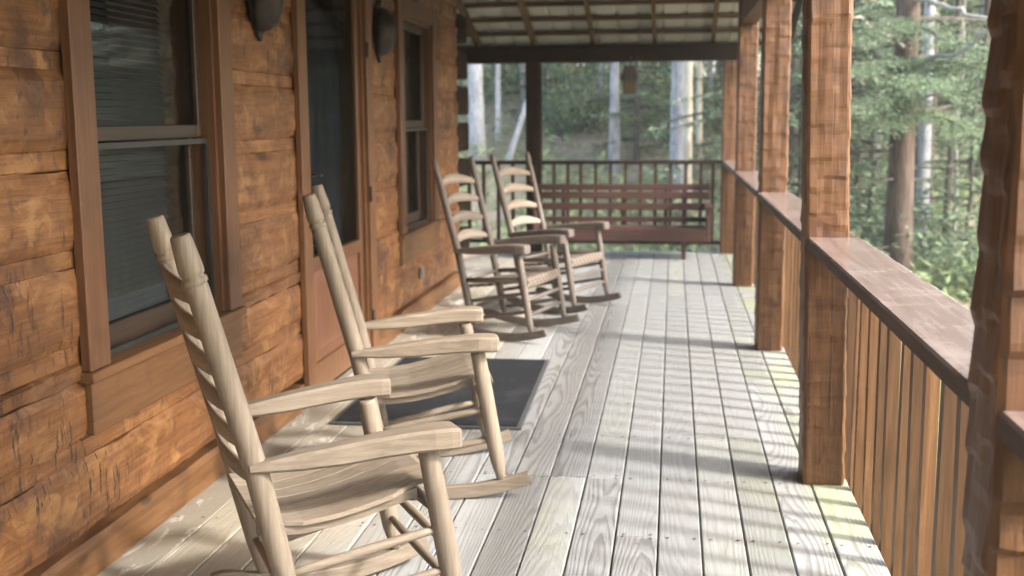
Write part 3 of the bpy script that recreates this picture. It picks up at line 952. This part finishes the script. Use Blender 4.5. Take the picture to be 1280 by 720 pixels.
    # front and rear rungs
    for h in ((.245,.125,.335) if near else (.30,.215,.12)):
        m = MB(); p = f0 + fd*(h-.01); rt = .013 if h < .33 else .017
        m.tube([Y(p, -wf+.01), Y(p, -.15), Y(p, 0), Y(p, .15), Y(p, wf-.01)], [rt*.75,rt,rt*1.1,rt,rt*.75], 10); m.build('front_rung', my, root)
    for h in (.22,.62):
        m = MB(); p = r0 + (r1-r0)*h
        m.tube([Y(p, -wr+.01), Y(p, 0), Y(p, wr-.01)], [.011,.014,.011], 10); m.build('rear_rung', my, root)
    # ladder back
    n = 6 if near else 5
    for k in range(n):
        m = MB(); rings = []
        q = (-.045 + .0985*k) if near else (-.075+.130*k)
        h = .066 if near else .074
        p = r1 + rd*q if q > 0 else r1 + (r1-r0).normalized()*q
        w = wr + (wt-wr)*max(0,q)/.633 - .004
        for i in range(15):
            u = -1+2*i/14; yy = u*w
            bow = -.040*(1-u*u)
            top = h*(.50 + .50*(1-abs(u)**2.2)) if near else h*(.30+.72*(1-abs(u)**1.9))
            bot = .0 if near else .014*(1-u*u)
            a = p + Vector((bow,0,0)); nx = Vector((math.cos(B_),0,math.sin(B_)))*.006
            lo = a + rd*(bot); hi = a + rd*(top+.004)
            rings.append([(lo.x-nx.x,yy,lo.z-nx.z),(lo.x+nx.x,yy,lo.z+nx.z),(hi.x+nx.x*.7,yy,hi.z+nx.z*.7),(hi.x-nx.x*.7,yy,hi.z-nx.z*.7)])
        m.loft(rings, 0, True, True)
        m.build('back_slat', M['tan_y'] if near else M['pale_y'], root)
    # seat
    if near:
        N = 7; zs = []
        prof = SEATP
        for k in range(N):
            m = MB(); rings = []
            for (X, z) in prof:
                q = (X+.47)/.5; wd = (wr-.018) + (wf-.012-wr+.018)*q
                if -.06 > X and k in (0, N-1): wd += 0
                y0 = -wd + 2*wd*k/N + .0018; y1 = -wd + 2*wd*(k+1)/N - .0018
                if k in (0, N-1) and X > -.06:      # notch round the front legs
                    if k == 0: y0 += .03
                    else: y1 -= .03
                if k in (0, N-1) and X < -.40:
                    if k == 0: y0 += .02
                    else: y1 -= .02
                x = X + f1.x*0 - .055
                rings.append([(x,y0,z-.013),(x,y1,z-.013),(x,y1,z-.001),(x,y1-.002,z),(x,y0+.002,z),(x,y0,z-.001)])
            m.loft(rings, 0, True, False); m.build('seat_slat', mx, root)
    else:
        m = MB(); rings = []
        for (X, z) in ((-.035,.378),(-.028,.402),(-.05,.412),(-.2,.388),(-.35,.365),(-.48,.352)):
            q = (X+.47)/.45; wd = wr-.02 + (wf-wr)*q
            rings.append([(X,-wd,z-.02),(X,wd,z-.02),(X,wd,z),(X,-wd,z)])
        m.loft(rings); m.build('seat', M['weave'], root)
    return root
TG = 'rocking chairs in a row along the porch'
c1 = chair('tan'); c1.location = (-.717, 3.19, .002); c1.rotation_euler = (0,0,.541)
tag(c1, 'pale wooden rocking chair closest to the camera, under the near window', 'rocking chair', TG)
c2 = copy_tree(c1); c2.location = (-.713, 4.478, .002); c2.rotation_euler = (0,0,.256)
tag(c2, 'pale wooden rocking chair standing by the black doormat', 'rocking chair', TG)
c3 = chair('grey'); c3.location = (-.814, 7.505, .002); c3.rotation_euler = (0,0,-.27)
tag(c3, 'brown rocking chair with pale slats, beside the far window', 'rocking chair', TG)
c4 = copy_tree(c3); c4.location = (-.598, 8.544, .002); c4.rotation_euler = (0,0,-.359)
tag(c4, 'brown rocking chair with pale slats, in front of the bench', 'rocking chair', TG)

# ------------------------------------------------------------------ doormat, bench, lanterns, birdhouse, outlet
dm = empty('doormat', (-1.14, 5.91, .004), 0, 'flat charcoal doormat on deck boards before the door', 'doormat')
b = MB(); rings = []
for z, e in ((.002,.0),(.007,.0),(.009,.006)):
    rings.append([(-.475+e,-.77+e,z),(.455-e,-.77+e,z),(.425-e,.77-e,z),(-.475+e,.77-e,z)])
b.loft(rings); b.build('border', M['matedge'], dm)
b = MB(); b.loft([[(-.452,-.745,z),(.43,-.745,z),(.402,.745,z),(-.452,.745,z)] for z in (.0092,.0125)]); b.build('pile', M['mat'], dm)

bn = empty('bench', (-.52, 11.9, 0), 0, 'reddish brown slatted bench against the far railing', 'bench')
LX = .905
for (z0, z1, yy) in ((.680,.744,.235),(.590,.666,.215),(.474,.548,.195),(.350,.404,.175)):
    m = MB(); m.box(-LX, LX, yy, yy+.024, z0, z1, 0, None, .004); m.build('back_slat', M['bench'], bn)
for k in range(5):
    m = MB(); y0 = -.235+k*.083; m.box(-LX+.05, LX-.05, y0, y0+.074, .300, .322, 0, None, .004); m.build('seat_slat', M['bench'], bn)
m = MB(); m.box(-LX+.05, LX-.05, -.268, -.240, .190, .318, 0, None, .004); m.build('seat_apron', M['bench'], bn)
for x in (-LX, LX-.045):
    m = MB(); m.box(x*.72, x*.72+.04, -.20, -.16, .002, .299, 0, None, .004); m.build('leg', M['bench'], bn)
    m = MB(); m.box(x*.72, x*.72+.04, .262, .305, .002, .70, 0, None, .004); m.build('leg', M['bench'], bn)
    m = MB(); m.box(x-.015, x+.06, -.33, .258, .522, .550, 0, None, .005); m.build('arm', M['bench'], bn)
    m = MB(); m.box(x+.006, x+.040, -.27, .255, .192, .521, 0, None, .004); m.build('side_panel', M['bench'], bn)
for x in (-.45,.0,.45):
    m = MB(); m.box(x-.02, x+.02, .262, .290, .18, .72, 0, None, .003); m.build('back_stile', M['bench'], bn)

def lantern(y, label):
    o = empty('wall_lantern', (XW+.008, y, 1.79), 0, label, 'wall lamp', 'dark lamps either side of the door')
    b = MB(); rings = []      # leaf-shaped back plate with pointed foot
    prof = [(-.0,.004),(.03,.03),(.07,.07),(.12,.098),(.19,.112),(.27,.098),(.33,.055),(.36,.02),(.38,.012)]
    for z, w in prof: rings.append([(.0,-w,z),(.012,-w,z),(.016,0,z),(.012,w,z),(.0,w,z)])
    b.loft(rings); b.build('back_plate', M['bronze'], o)
    b = MB(); rings = []      # half-round scoop in front
    for z, r in ((.035,.02),(.045,.055),(.07,.085),(.13,.105),(.19,.110),(.27,.098),(.31,.065),(.325,.02)):
        rings.append([(.012+r*math.sin(PI*k/12)*.95, -r*math.cos(PI*k/12), z+.012*math.sin(PI*k/12)) for k in range(13)])
    b.loft(rings, 0, True, True); b.build('scoop', M['bronze'], o)
    b = MB(); b.tube([(.01,0,.34),(.025,0,.40),(.02,0,.47),(.008,0,.50)], [.012,.010,.010,.012], 8); b.build('hook', M['bronze'], o)
lantern(4.96, 'dark metal wall lamp between the near window and door')
lantern(7.06, 'dark metal wall lamp between the door and far window')

bh = empty('birdhouse', (-.448, 11.9, 1.672), 0, 'small birdhouse with dark roof hanging under the far beam', 'birdhouse')
b = MB(); b.box(-.068,.068,-.065,.065,0,.155,0,None,.004); b.build('body', M['feeder_wall'], bh)
b = MB(); b.loft([[(-.092,-.09,.148),(.092,-.09,.148),(.092,.09,.148),(-.092,.09,.148)],[(-.086,-.088,.165),(.086,-.088,.165),(.086,.088,.165),(-.086,.088,.165)],[(-.052,-.08,.285),(.052,-.08,.285),(.052,.08,.285),(-.052,.08,.285)]]); b.build('roof', M['feeder_roof'], bh)
b = MB(); b.tube([(0,0,.283),(0,.15,.37),(0,.36,.395)], .004, 6); b.build('hanger', M['bronze'], bh)

ol = empty('power_outlet', (XW+.006, 8.12, .33), 0, 'small grey outlet cover low on logs below far window', 'outlet')
b = MB(); b.box(0,.02,-.024,.024,-.045,.045,0,None,.005); b.build('cover', M['outlet'], ol)
b = MB(); b.box(.0205,.026,-.017,.017,-.036,.036,0,None,.004); b.build('flap', M['outlet'], ol)

# ------------------------------------------------------------------ trees
def limb(rnd, b, p0, d, L, r0, droop, n=6, mat=0):
    pts, rr = [], []
    p = Vector(p0); d = Vector(d).normalized()
    for i in range(n+1):
        pts.append(p.copy()); rr.append(r0*(1-.8*i/n))
        d = (d + Vector((rnd.uniform(-.12,.12), rnd.uniform(-.12,.12), droop+rnd.uniform(-.08,.08)))).normalized()
        p = p + d*L/n
    b.tube(pts, rr, 5, mat, False)
    return pts
def spray(rnd, b, pts, tw, leaf, dens):
    """flat hemlock-like spray: twigs to both sides of the limb, set with leaf-size faces"""
    for i in range(1, len(pts)):
        seg = pts[i]-pts[i-1]
        t = seg.normalized(); s = t.cross(Vector((0,0,1)))
        s = s.normalized() if s.length > .01 else Vector((1,0,0))
        for k in range(dens):
            o = pts[i-1] + seg*rnd.random()
            for sg in (-1,1):
                L = tw*rnd.uniform(.45,1.0)*(1.1-.5*i/len(pts))
                d = (s*sg + t*rnd.uniform(.3,.9) + Vector((0,0,rnd.uniform(-.45,.12)))).normalized()
                m = max(2, int(L/leaf*1.1))
                for j in range(m):
                    q = o + d*L*(j+.6)/m + Vector((rnd.gauss(0,.012),rnd.gauss(0,.012),rnd.gauss(0,.015)-.05*L*(j/m)**2))
                    a = (d + Vector((rnd.gauss(0,.45),rnd.gauss(0,.45),rnd.gauss(0,.3)))).normalized()*leaf*rnd.uniform(.6,1.1)
                    c = a.cross(Vector((rnd.gauss(0,.5),rnd.gauss(0,.5),1))).normalized()*leaf*rnd.uniform(.2,.38)
                    b.quad(q, a, c)
def trunk_mesh(rnd, h, r, lean=(0,0), n=14, wob=.03):
    b = MB(); pts, rr = [], []
    for i in range(n+1):
        t = i/n
        pts.append(Vector((lean[0]*h*t+rnd.gauss(0,wob)*t, lean[1]*h*t+rnd.gauss(0,wob)*t, -.35+(h+.35)*t)))
        rr.append(max(.012, r*(1-.8*t)*(1+.45*math.exp(-t*h*1.6))))
    b.tube(pts, rr, 10)
    return b, pts
def conifer(name, seed, h, r, zlow, spread, nb, leaf, tw, dens, leafmat, bark, stubs=10):
    rnd = random.Random(seed)
    root = empty(name)
    tb, pts = trunk_mesh(rnd, h, r)
    tb.build('trunk', M[bark], root)
    cb = MB(); br = MB()
    for k in range(nb):
        t = (k+.5)/nb; z = zlow + (h*.97-zlow)*t
        a = k*2.4+rnd.uniform(-.5,.5)
        L = spread*(1-.85*t)*rnd.uniform(.65,1.1)+.15
        c = pts[min(len(pts)-1, int((z+.35)/(h+.35)*(len(pts)-1)))]
        lp = limb(rnd, br, (c.x,c.y,z), (math.cos(a),math.sin(a),.12), L, .02+.012*L/2, -.06)
        spray(rnd, cb, lp, tw, leaf, dens)
    for k in range(stubs):
        z = rnd.uniform(.6, zlow+1); a = rnd.uniform(0,6.28)
        limb(rnd, br, (0,0,z), (math.cos(a),math.sin(a),rnd.uniform(-.3,.2)), rnd.uniform(.4,1.6), .013, -.03)
    cb.build('crown', M[leafmat], root)
    br.build('branch', M['darkbark'], root)
    return root
def broadleaf(name, seed, h, r, zlow, spread, nb, leaf, per, leafmat, bark, lean=(0,0)):
    rnd = random.Random(seed)
    root = empty(name)
    tb, pts = trunk_mesh(rnd, h, r, lean, wob=.05)
    tb.build('trunk', M[bark], root)
    br = MB(); cb = MB()
    for k in range(nb):
        z = zlow + (h-zlow)*(k+.3)/nb; a = k*2.4+rnd.uniform(-.6,.6)
        c = pts[min(len(pts)-1, int((z+.35)/(h+.35)*(len(pts)-1)))]
        L = spread*rnd.uniform(.5,1.0)*(1.1-.6*k/nb)
        lp = limb(rnd, br, (c.x,c.y,z), (math.cos(a),math.sin(a),.55), L, .02+.01*L, .02)
        for p in lp[2:]:
            for j in range(per):
                q = p + Vector((rnd.gauss(0,.28),rnd.gauss(0,.28),rnd.gauss(0,.22)))
                a1 = Vector((rnd.gauss(0,1),rnd.gauss(0,1),rnd.gauss(0,.5))).normalized()*leaf*rnd.uniform(.6,1.1)
                c1_ = a1.cross(Vector((rnd.gauss(0,1),rnd.gauss(0,1),1))).normalized()*leaf*rnd.uniform(.35,.6)
                cb.quad(q, a1, c1_)
    br.build('branch', M[bark], root)
    if per: cb.build('crown', M[leafmat], root)
    return root
def shrub(name, seed, rad, h, n, leaf, leafmat):
    rnd = random.Random(seed)
    root = empty(name); st = MB(); cb = MB()
    for k in range(10):
        a = rnd.uniform(0,6.28)
        lp = limb(rnd, st, (rnd.gauss(0,.08),rnd.gauss(0,.08),-.1), (math.cos(a)*.6,math.sin(a)*.6,1), h*rnd.uniform(.6,1.0), .014, -.04)
        for p in lp[2:]:
            for j in range(n):
                q = p + Vector((rnd.gauss(0,.16),rnd.gauss(0,.16),rnd.gauss(0,.13)))*rad
                a1 = Vector((rnd.gauss(0,1),rnd.gauss(0,1),rnd.gauss(0,.5))).normalized()*leaf*rnd.uniform(.6,1.2)
                c1_ = a1.cross(Vector((rnd.gauss(0,1),rnd.gauss(0,1),1))).normalized()*leaf*rnd.uniform(.3,.5)
                cb.quad(q, a1, c1_)
    st.build('stem', M['darkbark'], root); cb.build('foliage', M[leafmat], root)
    return root
def plant(o, x, y, rz=0, s=1.0, sink=0.0):
    o.location = (x, y, ground_z(x,y)-sink); o.rotation_euler = (0,0,rz); o.scale = (s,s,s)

def at(px, y):            # where the upright plane at depth y meets the sight line of a pixel column (row 200)
    d = R @ np.array([(px-640)/FPX, (200-360)/FPX, 1.0]); return d[0]/d[1]*y

# the prominent ones
hero = conifer('hemlock_tree', 11, 15, .165, 2.15, 3.4, 58, .050, .42, 5, 'hemlock2', 'bark', 16)
plant(hero, at(1127,14.2), 14.2, .6)
tag(hero, 'stout brown hemlock trunk with green boughs right of the posts', 'tree')
def lone(kind, px, y, label, cat='tree', rz=0, s=1.0, **kw):
    plant(kind, at(px, y), y, rz, s); tag(kind, label, cat); return kind
lone(broadleaf('bare_tree', 31, 9, .062, 5.0, 1.2, 8, .05, 0, 'spring', 'darkbark'), 1162, 17, 'thin dark trunk just right of the stout hemlock')
lone(broadleaf('bare_tree', 32, 9, .055, 5.0, 1.2, 8, .05, 0, 'spring', 'darkbark'), 1188, 16, 'thin dark trunk nearest the right-hand post')
lone(broadleaf('sapling', 33, 6, .028, 3.5, .8, 8, .05, 0, 'spring', 'deadwood'), 1197, 15.5, 'very thin pale sapling stem by the right-hand post')
lone(broadleaf('bare_tree', 34, 9, .05, 5, 1.2, 8, .05, 0, 'spring', 'darkbark'), 1073, 18, 'thin dark trunk just left of the stout hemlock')
lone(broadleaf('birch_tree', 35, 11, .135, 6, 2, 8, .05, 2, 'spring', 'palebark'), 597, 21, 'white birch trunk seen past the corner of the cabin', rz=.4)
lone(broadleaf('birch_tree', 36, 10, .055, 5, 1.6, 8, .05, 2, 'spring', 'palebark'), 623, 22, 'slim white birch stem between the cabin corner and dark post')
lone(broadleaf('leaning_tree', 37, 7, .055, 4, 1.4, 6, .05, 0, 'spring', 'palebark', (.35,0)), 628, 21, 'pale slender stem leaning right beside the dark post')
lone(broadleaf('bare_tree', 38, 12, .10, 6, 2, 8, .05, 2, 'spring', 'greybark'), 768, 21, 'grey trunk standing left of the hanging birdhouse')
lone(broadleaf('bare_tree', 39, 13, .15, 7, 2, 8, .05, 2, 'spring', 'greybark'), 848, 19.5, 'thick grey trunk touching a pale twin near corner post')
lone(broadleaf('bare_tree', 40, 13, .085, 7, 2, 8, .05, 2, 'spring', 'tanbark'), 858.5, 19.0, 'pale tan trunk, twin of the thick grey one')
lone(broadleaf('bare_tree', 41, 12, .06, 7, 2, 8, .05, 2, 'spring', 'tanbark'), 873, 20.5, 'slim pale trunk beside the far corner post')
lone(broadleaf('bare_tree', 42, 11, .06, 6, 2, 8, .05, 2, 'spring', 'tanbark'), 672, 25, 'faint pale trunk right of the far dark post')
lone(broadleaf('bare_tree', 43, 11, .075, 6, 2, 8, .05, 2, 'spring', 'tanbark'), 711, 26, 'faint tan trunk halfway between dark post and birdhouse')

# dead limbs in front of the hemlocks
def stick(pts, r, label):
    b = MB(); P = [Vector(p) for p in pts]; o0 = P[0].copy()
    rnd = random.Random(int(r*1e4)+len(label))
    Q = []
    for a, c in zip(P[:-1], P[1:]):
        for k in range(5): Q.append(a.lerp(c, k/5) - o0 + Vector((rnd.gauss(0,.012),rnd.gauss(0,.012),rnd.gauss(0,.015))))
    Q.append(P[-1]-o0)
    b.tube(Q, [r*(1-.6*i/len(Q)) for i in range(len(Q))], 7)
    return Q, o0, b
def ray_pt(px, py, y):
    d = R @ np.array([(px-640)/FPX, (py-360)/FPX, 1.0]); t = y/d[1]
    return Vector((d[0]*t, y, 1.45+d[2]*t))
hero_tree = hero
def bough_on(tree, pix, r, nm='dead_branch', mat='deadwood'):
    P = [ray_pt(px,py,y) for (px,py,y) in pix]
    mwi = (Matrix.Translation(tree.location) @ Matrix.Rotation(tree.rotation_euler.z,4,'Z') @ Matrix.Scale(tree.scale[0],4)).inverted()
    P = [mwi @ p for p in P]
    Q, o0, b = stick(P, r, nm)
    bb = MB(); 
    bb.tube([q+o0 for q in Q], [r*(1-.6*i/len(Q)) for i in range(len(Q))], 7)
    bb.build(nm, M[mat], tree)
bough_on(hero, [(1134,62,14.2),(1105,40,13.6),(1055,16,13.0)], .03)
bough_on(hero, [(1138,-6,14.2),(1190,12,13.6),(1238,24,13.2)], .035)
bough_on(hero, [(1128,52,14.2),(1095,55,13.8),(1050,57,13.4)], .018)
bough_on(hero, [(1126,100,14.2),(1090,92,13.8),(1058,90,13.4)], .022)
bough_on(hero, [(1124,130,14.2),(1085,126,13.8),(1055,122,13.4)], .018)
bough_on(hero, [(1136,118,14.2),(1190,120,13.7),(1232,128,13.2)], .018)
bough_on(hero, [(1136,80,14.2),(1196,67,12.6),(1242,32,12.2)], .03)
bough_on(hero, [(1120,225,14.2),(1085,228,13.6),(1050,240,13.0)], .012, 'dead_branch', 'darkbark')
bough_on(hero, [(1120,182,14.2),(1085,187,13.6),(1050,188,13.0)], .010, 'dead_branch', 'darkbark')

def green_bough(tree, pix, r, seed):
    rnd = random.Random(seed)
    mwi = (Matrix.Translation(tree.location) @ Matrix.Rotation(tree.rotation_euler.z,4,'Z')).inverted()
    P = [mwi @ ray_pt(*p) for p in pix]; Q = []
    for a, c in zip(P[:-1], P[1:]):
        for k in range(4): Q.append(a.lerp(c, k/4) + Vector((rnd.gauss(0,.02),rnd.gauss(0,.02),rnd.gauss(0,.02))))
    Q.append(P[-1])
    b = MB(); b.tube(Q, [r*(1-.75*i/len(Q)) for i in range(len(Q))], 6)
    o = b.build('bough', M['darkbark'], tree)
    c = MB(); spray(rnd, c, Q, .55, .030, 12); c.build('needles', M['hemlock2'], o)
for i, px in enumerate(([(1136,70,14.2),(1185,76,13.2),(1240,92,12.4)],[(1130,78,14.2),(1095,78,13.2),(1055,90,12.5)],[(1138,92,14.2),(1180,104,13.0),(1232,124,12.2)],
    [(1128,110,14.2),(1100,118,13.0),(1058,140,12.0)],[(1134,84,14.2),(1150,96,12.6),(1170,112,11.6)],[(1136,30,14.2),(1190,50,13.2),(1236,66,12.4)],[(1132,20,14.2),(1090,36,13.2),(1058,52,12.6)],
    [(1134,120,14.2),(1112,140,12.8),(1096,160,12.0)],[(1136,140,14.2),(1190,152,13.4),(1228,176,12.8)])):
    green_bough(hero, px, .02, 900+i)

# forest behind: copies of a few kinds
protos = {
 'hemA': conifer('hemlock_tree', 51, 12, .13, 1.2, 3.0, 46, .085, .55, 3, 'hemlock', 'bark', 12),
 'hemB': conifer('hemlock_tree', 52, 9, .09, .5, 2.6, 40, .085, .55, 3, 'hemlock2', 'darkbark', 8),
 'hemC': conifer('young_hemlock', 53, 4.2, .045, .2, 1.7, 30, .06, .42, 3, 'hemlock2', 'darkbark', 3),
 'bareA': broadleaf('bare_tree', 54, 13, .10, 5, 2.4, 12, .06, 3, 'spring', 'greybark'),
 'bareB': broadleaf('bare_tree', 55, 11, .07, 4, 2.0, 10, .06, 3, 'spring', 'darkbark'),
 'leafA': broadleaf('young_leafy_tree', 56, 6.5, .05, 1.0, 2.0, 14, .065, 26, 'spring', 'greybark'),
 'shrA': shrub('shrub', 57, 1.5, 1.6, 16, .06, 'laurel'),
 'shrB': shrub('shrub', 58, 1.6, 1.3, 16, .055, 'spring'),
}
LAB = {
 'hemA': ('tall dark hemlock in the woods', 'tree', 'hemlocks in the woods'),
 'hemB': ('mid-size green hemlock in the woods', 'tree', 'hemlocks in the woods'),
 'hemC': ('young feathery hemlock on the wooded slope', 'tree', 'young hemlocks on the slope'),
 'bareA': ('grey bare trunk in the woods', 'tree', 'bare trunks in the woods'),
 'bareB': ('dark bare trunk in the woods', 'tree', 'bare trunks in the woods'),
 'leafA': ('young yellow-green leafy tree on the wooded slope', 'tree', 'young leafy trees on the slope'),
 'shrA': ('dark green laurel shrub on the forest floor', 'shrub', 'shrubs on the forest floor'),
 'shrB': ('yellow-green shrub on the forest floor', 'shrub', 'shrubs on the forest floor'),
}
first = {k: True for k in protos}
def grow(kind, x, y, rz, s):
    o = protos[kind]
    if not first[kind]: o = copy_tree(o)
    first[kind] = False
    plant(o, x, y, rz, s, .05)
    tag(o, *LAB[kind])
rnd = random.Random(77)
# columns of the picture through which the woods show: (px range, kinds, depths)
for (p0, p1, y0, y1, kinds, n) in (
    (580, 900, 22, 28, ['shrA','hemC','leafA','shrB','hemC'], 16),
    (1060, 1240, 16, 20, ['bareB','bareA'], 6),
    (575, 905, 21, 30, ['hemC','leafA','shrB','leafA','shrA','leafA'], 24),
    (575, 905, 29, 44, ['leafA','hemC','bareA','leafA','bareB','leafA'], 22),
    (975, 1250, 17, 24, ['hemB','hemC','shrA','hemC','bareB','bareA'], 15),
    (975, 1260, 23, 40, ['hemA','hemB','bareB','bareA','bareB','leafA','hemB'], 28)):
    for k in range(n):
        px = p0+(p1-p0)*(k+rnd.random())/n
        y = rnd.uniform(y0, y1)
        grow(kinds[(k*7+int(rnd.random()*3)) % len(kinds)], at(px, y), y, rnd.uniform(0,6.28), rnd.uniform(.75,1.2))
for (px, y, kind, s) in ((1000,14,'hemC',.9),(990,17,'hemB',.9),(1060,15.5,'shrA',1.1),(1150,16,'shrA',1.2),(1215,15,'hemC',.7),(1212,14.2,'shrA',.8),(1240,14.6,'shrA',1.0),(1225,19,'hemB',.9),(1090,17,'hemC',1.0),(1040,19,'hemB',1.1)):
    grow(kind, at(px,y), y, rnd.uniform(0,6.28), s)

# ------------------------------------------------------------------ haze added to fade the woods as glare does
def make_haze():
    t = NT('added_haze')
    pv = t.n('ShaderNodeVolumePrincipled'); pv.inputs['Color'].default_value = (.86,.92,.93,1); pv.inputs['Density'].default_value = .0015
    t.l(pv.outputs[0], t.out.inputs['Volume'])
    b = MB(); b.box(-63, 103, -53, 133, -4, 29)
    tag(b.build('haze', t.mat), kind='stuff')
make_haze()
SC.cycles.volume_bounces = 1

# ------------------------------------------------------------------ low growth on the forest floor
def undergrowth():
    rnd = random.Random(404); b = MB()
    for k in range(2300):
        y = 13.5 + 27*rnd.random()**1.3
        px = rnd.uniform(560, 1270)
        x = at(px, y)
        if fbm(x*.35, y*.35, 21) < -.12: continue
        z = ground_z(x, y); h = rnd.uniform(.12,.55); n = rnd.randint(9,20)
        for j in range(n):
            q = Vector((x+rnd.gauss(0,.22), y+rnd.gauss(0,.22), z+h*rnd.random()))
            a = Vector((rnd.gauss(0,1),rnd.gauss(0,1),rnd.gauss(.3,.6))).normalized()*rnd.uniform(.05,.12)
            c = a.cross(Vector((rnd.gauss(0,1),rnd.gauss(0,1),1))).normalized()*rnd.uniform(.02,.05)
            b.quad(q, a, c)
    tag(b.build('undergrowth', M['undergrowth']), kind='stuff')
M['undergrowth'] = mat_leaf('undergrowth_leaves', (.14,.20,.10), (.33,.37,.20), .35)
undergrowth()
